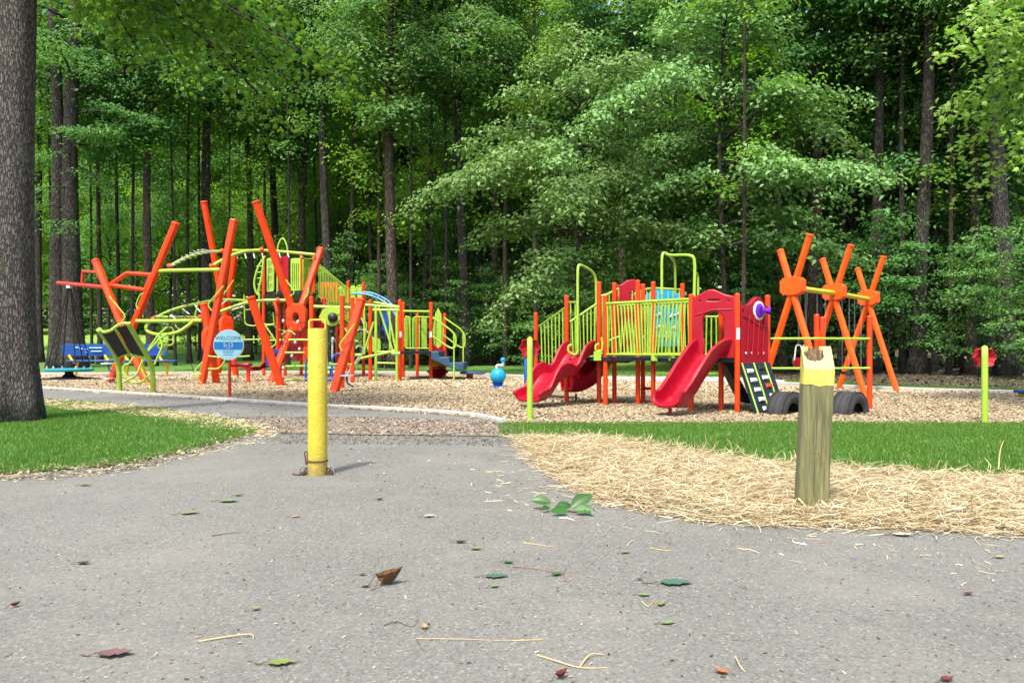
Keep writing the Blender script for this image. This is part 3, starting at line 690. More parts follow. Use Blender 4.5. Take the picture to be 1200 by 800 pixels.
def railing(p0, p1, q0, q1, n, parent, m='lime', r=.017, rr=.026, name='railing', fan=0.0, posts=False):
    """top rail p0-p1, bottom rail q0-q1, n balusters; each baluster a sub-part"""
    mb = MB(); mb.tube([p0, p1], rr, 8); mb.tube([q0, q1], rr * .85, 8); R_ = mb.build(name, M[m], parent)
    me0 = None; o = world_loc(R_)
    for i in range(n):
        t = (i + .5) / n; tt = min(max(t + fan * math.sin(2 * math.pi * t), 0), 1)
        a = Vector(p0).lerp(Vector(p1), t); b = Vector(q0).lerp(Vector(q1), tt)
        k = MB(); k.tube([a, b], r, 6, caps=False); c = k.build('baluster', M[m], None); c.data.transform(Matrix.Translation(-o)); c.parent = R_
    return R_
L_root = thing('climbing_structure', 'large orange and lime climbing structure of tilted beams, arches and towers on the left', 'play structure', P(330, 447, 25.5) * V(1, 1, 1).x if False else G(330, 447))
L = L_root
# tilted beams: top pixel, depth, foot pixel, depth
beams = [((112, 306), 24.9, (172, 449), 24.2), ((206, 262), 24.2, (128, 449), 24.6), ((239, 237), 29.3, (277, 441), 30.3), ((276, 293), 29.8, (255, 441), 30.6),
         ((274, 259), 23.7, (236, 450.5), 23.4), ((239, 357), 23.9, (254, 450), 23.9), ((294, 349), 22.0, (330, 452.5), 22.4), ((300, 237), 24.4, (342, 361), 25.05), ((355, 385), 25.2, (371, 447), 25.6),
         ((376, 292), 25.9, (353.5, 359), 25.2), ((342, 385), 25.0, (317, 449), 24.2), ((423, 352), 20.0, (391, 459.5), 19.4)]
for (a, Ya, b, Yb) in beams:
    p0 = P(a[0], a[1], Ya); p1 = P(b[0], b[1], Yb); p1.z = -.05 if b[1] > 430 else p1.z; hexbeam(p0, p1, .128 if Ya > 21 else .135, L, cap=a[1] < 380)
def hub(px, py, Y, w, h, parent, ax=(1, 0, 0), ring=False, m='orange', dep=.42):
    c = P(px, py, Y); ax = Vector(ax).normalized()
    o = [(-w / 2, -h * .28), (-w * .3, -h / 2), (w * .3, -h / 2), (w / 2, -h * .28), (w / 2, h * .28), (w * .3, h / 2), (-w * .3, h / 2), (-w / 2, h * .28)]
    outl = [o] + ([circ(0, 0, w * .24, 16, h * .22)] if ring else [])
    a = flat_panel('hub', outl, dep, M[m], parent, c, ax, (0, 0, 1), .035)
    return a
hub(247, 398, 23.7, .40, .74, L, (1, .9, 0), dep=.34); hub(265, 383, 29.9, .42, .78, L, (1, .8, 0), dep=.34); hub(348, 372, 25.1, .58, .84, L, ring=True, dep=.34); hub(149, 394, 24.45, .42, .5, L, dep=.3)
# cantilever arm that carries the hanging disc
Yc = 24.8
arm0 = P(146, 338.5, Yc); tipx = P(68, 331.5, 26.8)
tube('cantilever_arm', [tipx, P(118, 336, 25.4), P(128, 337, 25.0)], .075, L, 'red_steel', 6)
tube('arm_brace', rounded([P(96, 333, 26.0), P(97, 318, 26.0), P(115, 319, 25.2)], .05), .055, L, 'red_steel', 6)
tube('arm_brace', rounded([P(129, 334, 24.8), P(149, 320, 24.6), P(178, 322, 24.3)], .05), .07, L, 'orange', 6)
tube('arm_beam', [P(130, 334, 24.8), P(172, 340, 24.3)], .075, L, 'orange', 6)
tube('arm_brace', [P(170, 340, 24.3), P(177, 322, 24.3)], .07, L, 'orange', 6)
# climbing handles on the beams
def handle(pts, Y, r=.022, m='lime', par=L): return tube('climbing_handle', rounded([P(x, y, Y) for x, y in pts], .12), r, par, m)
for pts, Y in [([(128, 347), (148, 371), (142, 377)], 24.3), ([(168, 344), (164, 345), (159, 358), (162, 362)], 24.1), ([(262, 335), (243, 357), (248, 364)], 23.4), ([(274, 328), (262, 345), (255, 352)], 29.3),
               ([(312, 383), (325, 402), (318, 407)], 21.9), ([(335, 328), (346, 343), (340, 347)], 24.3), ([(362, 336), (361, 345), (356, 351)], 24.9), ([(416, 379), (397, 405), (401, 411)], 19.5),
               ([(244, 417), (262, 419), (264, 422), (257, 432), (244, 432)], 23.1), ([(237, 424), (227, 436), (229, 441), (236, 449)], 23.0), ([(226, 438), (236, 438)], 22.9)]: handle(pts, Y)
for (x0, y0, x1, y1, Y) in [(277, 418, 293, 417, 28.5), (245, 438, 273, 438, 27.0), (285, 398, 308, 397.5, 27.5), (311, 399, 360, 397, 26.8), (338, 398, 361, 398, 24.2), (334, 413, 357, 413, 24.3), (329, 429, 366, 428.5, 24.6), (334, 445, 362, 444, 25.3)]:
    tube('climbing_rung', [P(x0, y0, Y), P(x1, y1, Y)], .03, L)
# overhead arches
def arch(pts, r=.055, name='arch_tube', m='lime'):
    pp = smooth_path([P(*p) for p in pts], 7); return tube(name, pp, r, L, m, 10)
arch([(199, 312, 25.4), (218, 302, 25.8), (238, 296, 26.4), (258, 294.5, 27.2), (300, 293.5, 28.2)])
arch([(248.5, 312, 24.4), (262, 304, 24.7), (280, 296.5, 25.0), (300, 293.5, 25.3), (330, 295, 25.5), (369, 298.5, 25.6)])
arch([(183, 317.5, 24.3), (222, 316.5, 24.2), (258, 316, 24.0)], .06, 'arch_support_bar')
arch([(180, 374, 25.2), (200, 364, 25.6), (225, 357, 26.2), (257, 351.5, 27.0), (290, 352.5, 27.6)])
arch([(256, 366, 24.4), (272, 360, 24.6), (290, 354.5, 24.8), (310, 352, 24.9), (337, 352, 25.0)])
arch([(160, 376, 24.2), (200, 376, 24.0), (237, 375.5, 23.8)], .06, 'arch_support_bar')
arch([(180, 371.5, 25.3), (236, 371.5, 25.0)], .045, 'arch_support_bar')
arch([(180, 374, 25.0), (172, 381, 24.6), (173, 388, 24.2), (188, 392, 23.6), (208, 389, 23.4), (222, 380, 23.7), (226, 376, 23.9)], .05)
for x, y, Y in [(199, 312, 25.3), (248.5, 312, 24.4), (261, 294.5, 27.2), (307, 293, 25.3), (180, 374, 25.1), (226, 376, 23.9), (236, 371.5, 24.9), (326, 352, 24.9)]: clamp(P(x, y, Y), .07, L, (1, .1, .3))
for k in range(9):
    t = k / 8; a = P(205 + 50 * t, 309.5 - 15 * math.sin(t * 1.57), 25.5 + 1.3 * t); a.z -= .03
    tube('hanging_grip', [a, a + V(.25 - .1 * t, -.9 - .8 * t, -.12)], .018, L, 'white', 6)
for k in range(7):
    t = k / 6; a = P(277 + 60 * t, 297.5 - 1.5 * t, 25.0 + .45 * t); tube('hanging_grip', [a, a + V(.05, -.02, -.16)], .02, L, 'white', 6)
def rope(pts, r=.012, name='rope'): return MB().tube([P(*p) for p in pts], r, 5).build(name, M['rope'], L)
for k in range(8):
    t = k / 7; rope([(186 + 60 * t, 372 - 16 * t, 25.4 + .9 * t), (200 + 52 * t, 375.5, 24.1), (196 + 22 * t, 391 - 3 * t, 23.5)] if k < 4 else [(186 + 60 * t, 370 - 15 * t, 25.4 + .9 * t), (206 + 46 * t, 371, 24.2)])
rope([(186, 368, 25.4), (215, 366.5, 25.2), (237, 368, 24.9), (262, 361, 24.9), (290, 358, 25.1)])
for x0, y0, x1, y1 in [(228, 357, 236, 367), (214, 362, 222, 368), (200, 369, 206, 374), (258, 358, 268, 350), (272, 363, 285, 359), (196, 384, 184, 392)]: tube('rope_connector', [P(x0, y0, 25.2), P(x1, y1, 25.0)], .022, L, 'white', 6)
for (a, b) in [((216, 320), (196, 375)), ((232, 320), (214, 375)), ((198, 372), (176, 412)), ((210, 372), (228, 440)), ((247, 420), (300, 360))]: rope([(a[0], a[1], 24.9), (b[0], b[1], 24.4)], .011)
# leaning lime framed panel nearest the path
S_ = G(150, 459.5); Yp = 19.0
def pp_(x, y, Y=Yp): return P(x, y, Y)
tube('panel_frame', rounded([P(116, 386, 18.1), P(138.5, 420, 18.9), V(P(141, 0, 19).x, 19.0, -.05)], .35), .06, L, 'lime', 10)
tube('panel_frame', rounded([P(150, 378.5, 18.1), P(179, 428, 18.9), V(P(179.5, 0, 19).x, 19.0, -.05)], .35), .06, L, 'lime', 10)
tube('panel_rail', smooth_path([P(116, 386, 18.1), P(122, 389, 18.12), P(130, 387, 18.1), P(137, 382, 18.1), P(144, 379, 18.1), P(150, 379, 18.1)], 5), .038, L, 'lime')
tube('panel_rail', smooth_path([P(137, 420, 18.85), P(144, 416, 18.8), P(152, 415, 18.8), P(160, 417, 18.8), P(171, 420, 18.8)], 5), .035, L, 'lime')
tube('panel_rail', [P(135.5, 386, 18.1), P(152, 415, 18.78)], .028, L, 'lime')
for a, b, c, d in [((119, 389), (134.5, 387), (150.5, 414), (138.5, 418)), ((137, 384), (149, 381), (169.5, 417), (154, 414.5))]:
    mb = MB(); q = [P(a[0], a[1], 18.12), P(b[0], b[1], 18.12), P(c[0], c[1], 18.78), P(d[0], d[1], 18.8)]
    n_ = (q[1] - q[0]).cross(q[3] - q[0]).normalized() * .015; mb.ring_loft([[p - n_ for p in q], [p + n_ for p in q]]); mb.build('climbing_mat', M['black'], L, False)
for pts, Y in [([(168, 421), (160, 440), (144, 448)], 19.7), ([(167, 421), (166, 432), (174, 450)], 19.9), ([(157, 418), (151, 427), (146, 427), (144, 434), (153, 448), (166, 448), (177, 438)], 20.2),
               ([(196, 383), (186, 392), (174, 409)], 21.0), ([(197, 391), (188, 396), (174, 411)], 20.8), ([(186, 393), (191, 405), (181, 427)], 20.8), ([(197, 401), (188, 402), (184, 406), (190, 409), (196, 402)], 20.9), ([(191, 400), (195, 401), (195, 408), (189, 416)], 21.0)]: handle(pts, Y, .03)
tube('climbing_loop', rounded([P(190, 384, 25), P(203, 383, 25), P(204, 404, 25), P(190, 405, 25), P(190, 385, 25)], .15), .03, L)
for yy in (391, 398): tube('climbing_rung', [P(190, yy, 25), P(203.5, yy, 25)], .02, L)
for pts, Y in [([(205, 375), (206, 384), (214, 387), (222, 382)], 24.2), ([(286, 345), (287, 380), (296, 382), (308, 380)], 27.0), ([(288, 348), (300, 350), (300, 362), (288, 363)], 27.2), ([(233, 352), (228, 372), (236, 376)], 23.9), ([(320, 366), (322, 384), (334, 388)], 25.4), ([(404, 384), (411, 398), (420, 400)], 24.0), ([(372, 402), (382, 405), (384, 428)], 24.2), ([(415, 377), (422, 372), (430, 378), (428, 396)], 25.8), ([(330, 392), (338, 386), (346, 392)], 24.6)]: handle(pts, Y, .024)
# small step seats bolted to the beams
def seat(px, py, Y, w=.38):
    c = P(px, py, Y); mb = MB(); mb.lathe([(w * .5, -.018), (w * .52, 0), (w * .48, .02)], c, 16); o = mb.build('step_seat', M['grey'], L)
    k = tube('bracket', [V(.02, 0, -.03), V(.05, 0, -.2), V(.2, .02, -.28)], .025, None, 'blue'); k.data.transform(Matrix.Translation(c - world_loc(o))); k.parent = o
seat(126, 426, 23.6); seat(128, 443.5, 24.0, .34); seat(405, 440, 19.6, .42); seat(386, 431, 24)
# red bench and red slide mouth between the beams
mb = MB(); mb.box(P(283, 427.5, 24.6), (.62, .36, .12)); b_ = mb.build('red_bench', M['red'], L); md = b_.modifiers.new('b', 'BEVEL'); md.width = .05; md.segments = 3
mb = MB(); mb.tube([P(291, 429, 24.6), V(P(291, 0, 24.6).x, 24.6, -.05)], .06, 12); mb.build('bench_leg', M['orange'], L)
# posts
for x, yt, yb in [(309, 300, 441), (334, 275, 441), (353, 299, 440), (368, 300, 441), (365, 347, 450), (380, 349, 446), (401, 346, 455), (413, 348, 449), (408, 329, 438.5), (426, 331, 440.5), (434, 351, 446),
                  (468.6, 351, 446), (472.4, 354, 442.5), (489, 367, 441), (505, 354, 444.5), (521, 367, 442)]:
    if x == 334: yt = 306
    post(x, yt, yb, L)
post(395, 352, 439.5, L, m='red_steel'); post(328, 320, 442, L, m='red_steel'); post(372, 380, 439, L, m='red_steel')
# upper tower with deck
def dk(pp, z): return [(P(x, 0, Y).x, Y) for x, Y in pp]
zD1 = CAM_H + 63 / 900 * 29
deck(dk([(308, 29.5), (326, 27.2), (354, 26.9), (371, 28.4), (368, 31), (330, 31.5)], 0), zD1, L)
zD2 = CAM_H + 33 / 900 * 30
deck(dk([(401, 29.6), (413, 28.0), (434, 28.5), (427, 31), (408, 32.3)], 0), zD2, L)
zD3 = 1.0
deck(dk([(468, 25.9), (505, 26.6), (521, 28.9), (489, 29.6), (471, 28.2)], 0), zD3, L)
def vpanel(name, x0, y0, Y0, x1, y1, Y1, m, r=.05, holes=(), th=.035, par=None):
    """upright panel between two screen corners (x0,y0) top and (x1,y1) bottom, at depths Y0, Y1"""
    a = P(x0, y1, (Y0 + Y1) / 2); a = V(P(x0, 0, Y0).x, Y0, P(x0, y1, Y0).z); b = V(P(x1, 0, Y1).x, Y1, a.z); W = (b - a).length; H = P(x0, y0, Y0).z - a.z
    outl = [rrect(0, 0, W, H, min(r, W * .3, H * .3))] + [[(u * W, v * H) for u, v in h] for h in holes]
    return flat_panel(name, outl, th, M[m], par or L, a, b - a, (0, 0, 1), .006)
slots = [[(u - .05, .12), (u + .05, .12), (u + .05, .86), (u - .05, .86)] for u in (.2, .4, .6, .8)]
vpanel('red_panel', 325, 301, 27.6, 338, 343, 27.3, 'red', holes=slots[:2])
vpanel('green_panel', 341, 303, 27.2, 352, 344, 27.1, 'lime', holes=slots)
vpanel('net_panel', 313, 303, 28.3, 321, 342, 27.9, 'lime', holes=[[(u - .07, v - .08), (u + .07, v - .08), (u + .07, v + .08), (u - .07, v + .08)] for u in (.25, .5, .75) for v in (.15, .38, .61, .84)])
vpanel('green_panel', 355, 304, 27.2, 366, 344, 27.9, 'lime', holes=slots[::2]); vpanel('blue_panel', 360, 307, 29.8, 366, 317, 29.9, 'sky')
tube('safety_arch', rounded([P(325, 344, 27.4), P(325, 288, 27.4), P(331, 277, 27.4), P(337, 288, 27.4), P(338, 344, 27.4)], .35, 6), .03, L)
tube('safety_rail', rounded([P(353, 301, 27), P(360, 304, 27.3), P(368, 303, 28)], .2), .028, L)
# leaf shaped climber left of the tower
for pts in [[(311, 300), (303, 312), (298, 330), (300, 342), (304, 346)], [(309, 302), (307, 322), (303, 340), (304, 346)], [(304, 345), (304, 372), (310, 380), (322, 380)], [(296, 366), (304, 380), (308, 383), (313, 382)]]:
    tube('climber_tube', smooth_path([P(x, y, 27.9) for x, y in pts], 5), .04, L)
for k in range(5): tube('climber_rung', [P(301 + k * .3, 312 + k * 7, 27.9), P(309 - k, 312 + k * 7, 27.9)], .02, L)
tube('climber_pole', smooth_path([P(320, 353, 25.4), P(323, 358, 25.3), P(325, 372, 25.2), P(325, 410, 25.2)], 5), .05, L, 'orange')
# orange flames panel, slat bridge down to the second deck
for (Yo, nm) in ((27.6, 'near'), (29.3, 'back')):
    railing(P(373, 309 if Yo < 28 else 312, Yo), P(410, 340, Yo + .6), P(373, 347, Yo), P(410, 379, Yo + .6), 20, L, r=.014)
vpanel('orange_panel', 376, 331, 28.5, 396, 368, 28.6, 'orange', holes=slots)
deck(dk([(372, 27.7), (410, 28.4), (410, 30.2), (372, 29.8)], 0), zD1 - .35, L); 
tube('handrail', [P(366, 359, 25.0), P(412, 360.5, 25.0)], .05, L)
# round lime panel with a black dome
flat_panel('dome_panel', [[(-.42, 0), (-.3, .22), (0, .36), (.3, .22), (.42, 0), (.3, -.2), (0, -.3), (-.3, -.2)]], .05, M['lime'], L, P(389.5, 371, 24.6), (1, 0, 0), (0, 0, 1))
mb = MB(); mb.lathe([(.16, 0), (.155, .05), (.11, .12), (.03, .15)], P(390, 372, 24.56), 16, (0, -1, 0)); mb.build('dome', M['black'], L)
rope([(352, 408, 24.6), (340, 422, 24.6), (331, 430, 24.6)], .014); rope([(392, 371, 24.4), (413, 361, 24.5)], .014); rope([(404, 364, 24.5), (384, 402, 24.6)], .014); rope([(316, 366, 24.8), (350, 377, 24.6), (362, 379, 24.8)], .014)
for a, b in [((337, 380), (346, 402)), ((350, 378), (343, 412)), ((329, 383), (333, 432)), ((352, 379), (364, 412)), ((346, 402), (362, 424)), ((330, 402), (346, 402)), ((331, 430), (350, 410))]: rope([(*a, 24.7), (*b, 24.5)], .013)
for x, y in [(349, 377), (346, 401), (351, 409), (332, 376), (342, 417), (412, 362), (403, 366), (390, 397), (332, 431), (387, 426)]:
    mb = MB(); mb.lathe([(.02, -.06), (.045, -.03), (.045, .03), (.02, .06)], P(x, y, 24.45), 8); mb.build('rope_connector', M['grey'], L)
tube('pole', [P(389.5, 398, 24.7), P(389.5, 427, 24.7)], .03, L, 'grey')
vpanel('red_panel', 340, 381, 25.8, 352, 421, 25.8, 'red'); vpanel('blue_panel', 312, 408, 25.6, 329, 429, 25.6, 'blue', holes=[circ(.3, .3, .08, 10), circ(.6, .6, .12, 10), circ(.7, .2, .08, 10)])
vpanel('red_panel', 364, 372, 25.9, 378, 396, 25.9, 'red'); vpanel('orange_panel', 355, 407, 25.2, 364, 424, 25.2, 'orange')
tube('loop_handle', rounded([P(358, 444, 23.6), P(359, 420, 23.6)], .1), .028, L, 'blue'); tube('loop_handle', rounded([P(389, 442, 23.6), P(389, 420, 23.6), P(394, 414, 23.6), P(402, 414, 23.6)], .18), .03, L, 'blue')
tube('blue_beam', [P(357, 444.5, 23.6), P(392, 444.5, 23.6)], .05, L, 'blue'); tube('climbing_rung', [P(386, 426.5, 23), P(412, 426.8, 23.2)], .025, L)
# second tower panels, blue arch climber, black stair
vpanel('green_panel', 399, 335, 31.5, 405, 366, 31.8, 'lime'); vpanel('green_panel', 411, 335, 31.6, 416, 370, 31.5, 'lime'); vpanel('green_panel', 419, 334, 31.2, 424, 370, 31, 'lime')
tube('safety_rail', rounded([P(416, 372, 29.5), P(417, 337, 29.5), P(424, 334, 30.5)], .2), .028, L); tube('safety_rail', rounded([P(396, 338, 29.6), P(403, 338, 29.6), P(404, 372, 29.6)], .2), .028, L)
for Yo, dy, dx in ((27.4, 0, 0), (28.6, -2, 3)):
    tube('arch_rail', smooth_path([P(411 + dx, 344.5, Yo + 1), P(428 + dx, 344.5 + dy, Yo), P(446 + dx, 351 + dy, Yo), P(458 + dx, 361 + dy, Yo), P(466 + dx, 373, Yo)], 6), .035, L, 'paleblue')
for k in range(6):
    t = k / 5; x = 428 + 36 * t; y = 345 + 22 * t * t; tube('arch_rung', [P(x, y, 27.4), P(x + 3, y - 2, 28.6)], .02, L, 'paleblue')
mb = MB()
for k in range(5):
    c = P(430 + k * 6.2, 374 + k * 7, 28.2); b = MB(); b.box(c, (.34, .8, .06)); b.box(c + V(.16, 0, -.1), (.03, .8, .2)); b.build('stair_step', M['navy'], L, False)
tube('stair_rail', smooth_path([P(419, 370, 27.3), P(424, 374, 27.2), P(430, 388, 27.2), P(445, 404, 27.2)], 5), .025, L, 'grey')
for pts in [[(416, 390), (421, 386), (428, 387)], [(417, 408), (421, 405), (425, 408), (424, 416)], [(418, 425), (410, 430)], [(421, 418), (411, 432), (405, 442)]]: tube('climber_rung', smooth_path([P(x, y, 24.6) for x, y in pts], 4), .025, L, 'grey')
vpanel('green_panel', 430, 396, 26.8, 446, 412, 26.8, 'lime', r=.2); vpanel('blue_panel', 448, 366, 28.6, 458, 392, 28.6, 'blue')
# lime frame between the posts
F = 25.4
for a, b, r in [((426, 357), (468, 360), .04), ((438, 354), (468, 359.5), .04), ((437, 363), (468, 363), .04), ((440.5, 358), (440.5, 445), .05), ((454, 361), (465, 416), .035), ((443, 357), (461, 413), .035), ((465, 360), (465, 444), .045), ((457, 361), (457, 412), .03),
                ((440, 412), (461, 412), .03), ((440, 425), (463, 425.5), .03), ((421.5, 420), (463, 411), .045), ((427, 357), (427, 415), .035), ((438, 377), (426, 414), .035), ((425, 416), (412, 434), .03), ((459, 414), (469, 414), .06), ((416, 416), (425, 416), .06)]:
    tube('frame_tube', [P(*a, F), P(*b, F) if b[1] < 440 else V(P(b[0], 0, F).x, F, -.05)], r, L)
# lower deck: panels, overhead bar, boarding steps
tube('overhead_bar', [P(472, 364.5, 26.6), P(503, 365, 26.8)], .04, L)
for x0, x1 in ((474, 479), (483.5, 488), (494, 500)):
    o = vpanel('green_panel', x0, 372, 27.6, x1, 407.5, 27.7, 'lime', r=.06)
for x in (476, 481, 485.5, 491.5): tube('panel_bar', [P(x, 371, 27.5), P(x, 408, 27.5)], .022, L)
tube('panel_rail', rounded([P(475, 371, 27.4), P(480, 371, 27.4), P(481, 408, 27.4)], .15), .025, L); tube('panel_rail', rounded([P(484, 408, 27.4), P(484, 373, 27.4), P(487, 371, 27.4), P(505, 371.5, 27.2)], .15), .025, L)
tube('panel_rail', [P(476, 408, 27.4), P(503, 408, 27.2)], .022, L)
flat_panel('green_panel', [[(-.14, 0), (-.2, .5), (-.1, 1.15), (0, 1.35), (.1, 1.15), (.2, .5), (.14, 0), (0, -.12)]], .04, M['lime'], L, P(513.5, 404, 28.2), (1, .1, 0), (0, 0, 1))
for x in (510, 517): tube('panel_bar', [P(x, 372, 28.1), P(x - 1, 404, 28.1)], .022, L)
for Y, x0 in ((26.4, 507), (28.9, 520)):
    s = 26.4 / Y
    tube('handrail', rounded([P(x0, 372, Y), P(x0 + 25 * s, 389 - (Y > 27) * 1.5, Y), P(x0 + 28 * s, 399, Y), P(x0 + 25 * s, 411 - (Y > 27), Y), P(x0, 394 - (Y > 27), Y)], .35, 5), .032, L)
    tube('handrail_post', [P(x0 + 25 * s, 389, Y), V(P(x0 + 25 * s, 0, Y).x, Y, -.05)], .028, L)
a = P(508, 411, 26.7); b = P(543, 432, 26.7)
mb = MB(); st = [(508, 411, 1.0), (517, 411, 1.0), (519, 417, .80), (528, 418, .80), (530, 424, .60), (539, 425, .6), (545, 427, .55)]
prof = [(P(507, 0, 27).x, 1.0), (P(516, 0, 27).x, 1.0), (P(517, 0, 27).x, .80), (P(528, 0, 27).x, .80), (P(529, 0, 27).x, .60), (P(545, 0, 27).x, .60), (P(545, 0, 27).x, .33), (P(537, 0, 27).x, .33), (P(507, 0, 27).x, .72)]
mb.ring_loft([[V(x, 26.4, z) for x, z in prof], [V(x, 26.5 + 2.0, z) for x, z in prof]]); b_ = mb.build('boarding_steps', M['bluegrey'], L, False)
md = b_.modifiers.new('b', 'BEVEL'); md.width = .03; md.segments = 2
mb = MB(); mb.box((P(554, 0, 27).x, 27.2, .24), (.86, 1.1, .08)); b_ = mb.build('landing', M['bluegrey'], L); md = b_.modifiers.new('b', 'BEVEL'); md.width = .02
mb = MB(); mb.tube([V(P(550, 0, 27).x, 27.3, .22), V(P(550, 0, 27).x, 27.3, -.05)], .12, 6); mb.build('landing_leg', M['red_steel'], L)
# yellow and red tunnel drums under the deck
mb = MB(); mb.lathe([(.25, .0), (.3, .12), (.24, .25), (.1, .30)], P(512, 430, 28.3), 16); mb.build('yellow_cup', M['yellow'], L)
mb = MB(); mb.lathe([(.16, 0), (.2, .12), (.38, .2), (.40, .27), (.3, .32), (.3, .42), (.15, .46)], (P(513, 0, 28.3).x, 28.3, 0), 18); mb.build('red_spinner', M['red'], L)
vpanel('red_panel', 508.5, 402, 28.9, 519, 411, 28.9, 'red')
for x in (469.3, 504.8): 
    Y = depth(446) - .08 if x < 480 else depth(444.5) - .08; mb = MB(); mb.box(P(x, 392, Y), (.07, .01, .2)); mb.build('safety_sticker', M['white'], L, False)
# red tube slide end under the tower
def trough(path, lat, w, hgt, th=.035, nprof=7):
    """moulded slide: a U section with rolled rims swept along path; lat = sideways unit vectors"""
    mb = MB(); rings = []
    for i, p in enumerate(path):
        p = Vector(p); s = Vector(lat[i]).normalized(); W = (w[i] if isinstance(w, list) else w) / 2; H = hgt[i] if isinstance(hgt, list) else hgt
        t = (Vector(path[min(i + 1, len(path) - 1)]) - Vector(path[max(i - 1, 0)])).normalized(); u = s.cross(t).normalized()
        if u.z < 0: u = -u
        inner = [(-W, H), (-W * .97, H * .55), (-W * .9, H * .22), (-W * .72, H * .05), (-W * .35, 0), (W * .35, 0), (W * .72, H * .05), (W * .9, H * .22), (W * .97, H * .55), (W, H)]
        outer = [(W + th * .8, H + th * .7), (W + th * 2.0, H + th * .2), (W + th * 1.9, H - th * 1.2), (W + th * .9, H * .5), (W * .92 + th, H * .1), (W * .7 + th, -th), (-W * .7 - th, -th), (-W * .92 - th, H * .1), (-W - th * .9, H * .5), (-W - th * 1.9, H - th * 1.2), (-W - th * 2.0, H + th * .2), (-W - th * .8, H + th * .7)]
        rings.append([p + s * a + u * b for a, b in inner + outer])
    mb.ring_loft(rings); return mb
pth = smooth_path([P(330, 424, 27.5), P(318, 427, 26.8), P(305, 431, 26.2), P(296, 434, 25.9)], 4); lat = [V(.4, .9, 0)] * len(pth)
trough(pth, lat, .5, .24).build('slide_exit', M['red'], L)

# ---- hanging disc
def disc_swing():
    c = V(P(81, 0, 26.8).x, 26.8, 0); z = P(81, 432.5, 26.8).z
    o = thing('disc_swing', 'round teal disc seat hung on black ropes from the long red arm', 'swing', c)
    mb = MB(); mb.lathe([(.72, z - .07), (.78, z - .05), (.79, z), (.72, z + .03), (.3, z + .035)], c, 28); mb.build('disc', M['teal'], o)
    mb = MB(); mb.lathe([(.14, z - .08), (.13, .22), (.22, .12), (.95, .045), (.97, .01)], c, 24); mb.build('hub_and_shadow', M['black'], o)  # black stand; its wide flat foot also paints the disc's shadow
    top = P(81, 336, 26.4)
    for k in range(6):
        a = k * math.pi / 3 + .3; q = c + V(math.cos(a) * .68, math.sin(a) * .68, z + .03)
        MB().tube([q, top + V(math.cos(a) * .05, 0, -.05)], .022, 5).build('rope', M['rope'], o)
        mb = MB(); mb.lathe([(.03, 0), (.035, .05), (.02, .09)], q, 8); mb.build('rope_ferrule', M['grey'], o)
    mb = MB(); mb.box(top, (.14, .12, .1)); mb.build('hanger', M['grey'], o)
disc_swing()

# ---- blue bench(es) behind
def bench(x0, x1, label, arms, legs, Y=30.4, xs0=None, xs1=None):
    o = thing('park_bench', label, 'bench', V((P(x0, 0, Y).x + P(x1, 0, Y).x) / 2, Y, 0), 'long blue benches behind the left structure')
    a = P(x0, 0, Y).x; b = P(x1, 0, Y).x; zt = P(0, 403.5, Y).z; zb = P(0, 416.5, Y).z; zs = P(0, 422.5, Y).z
    W = b - a; H = zt - zb
    outl = [[(.0, H * .15), (.12, 0), (W - .12, 0), (W, H * .15), (W, H * .85), (W - .1, H), (.1, H), (0, H * .85)]]
    flat_panel('backrest', outl, .05, M['blue'], o, (a, Y + .05, zb), (1, 0, 0), (0, -.15, 1), .01)
    a2 = P(xs0 or x0, 0, Y - .3).x; b2 = P(xs1 or x1, 0, Y - .3).x
    mb = MB(); mb.box(((a2 + b2) / 2, Y - .28, zs), (b2 - a2, .36, .06)); k = mb.build('seat', M['blue'], o); md = k.modifiers.new('b', 'BEVEL'); md.width = .02
    for px in arms: tube('arm', smooth_path([P(px - 1, 416, Y - .02), P(px + 1.2, 420, Y - .05), P(px + 5, 424.5, Y - .1), P(px + 10, 425, Y - .2)], 4), .045, o, 'yellow')
    for px in legs: tube('leg', [P(px, 425, Y - .12), V(P(px, 0, Y).x, Y - .12, -.06)], .055, o, 'yellow')
    # pale lettering strokes pressed in the back slat
    return a, zb, o, Y
bench(73, 137.5, 'long blue bench with yellow legs behind the hanging teal disc', (82, 124), (90.5, 133), xs0=80, xs1=138)
bench(141, 196, 'blue bench with yellow legs half hidden behind the leaning lime panel', (147, 187), (150, 196.5), xs0=141, xs1=207)
bo = bpy.data.objects['park_bench']
for (x, y, w_) in [(90, 407, .16), (95, 408.5, .12), (101, 409, .1), (112, 407.3, .5), (113, 411.3, .42), (101.5, 412.5, .08)]:
    mb = MB(); mb.box(P(x, y, 30.36), (w_, .02, .035)); mb.build('lettering_stroke', M['signblue'], bo, False)

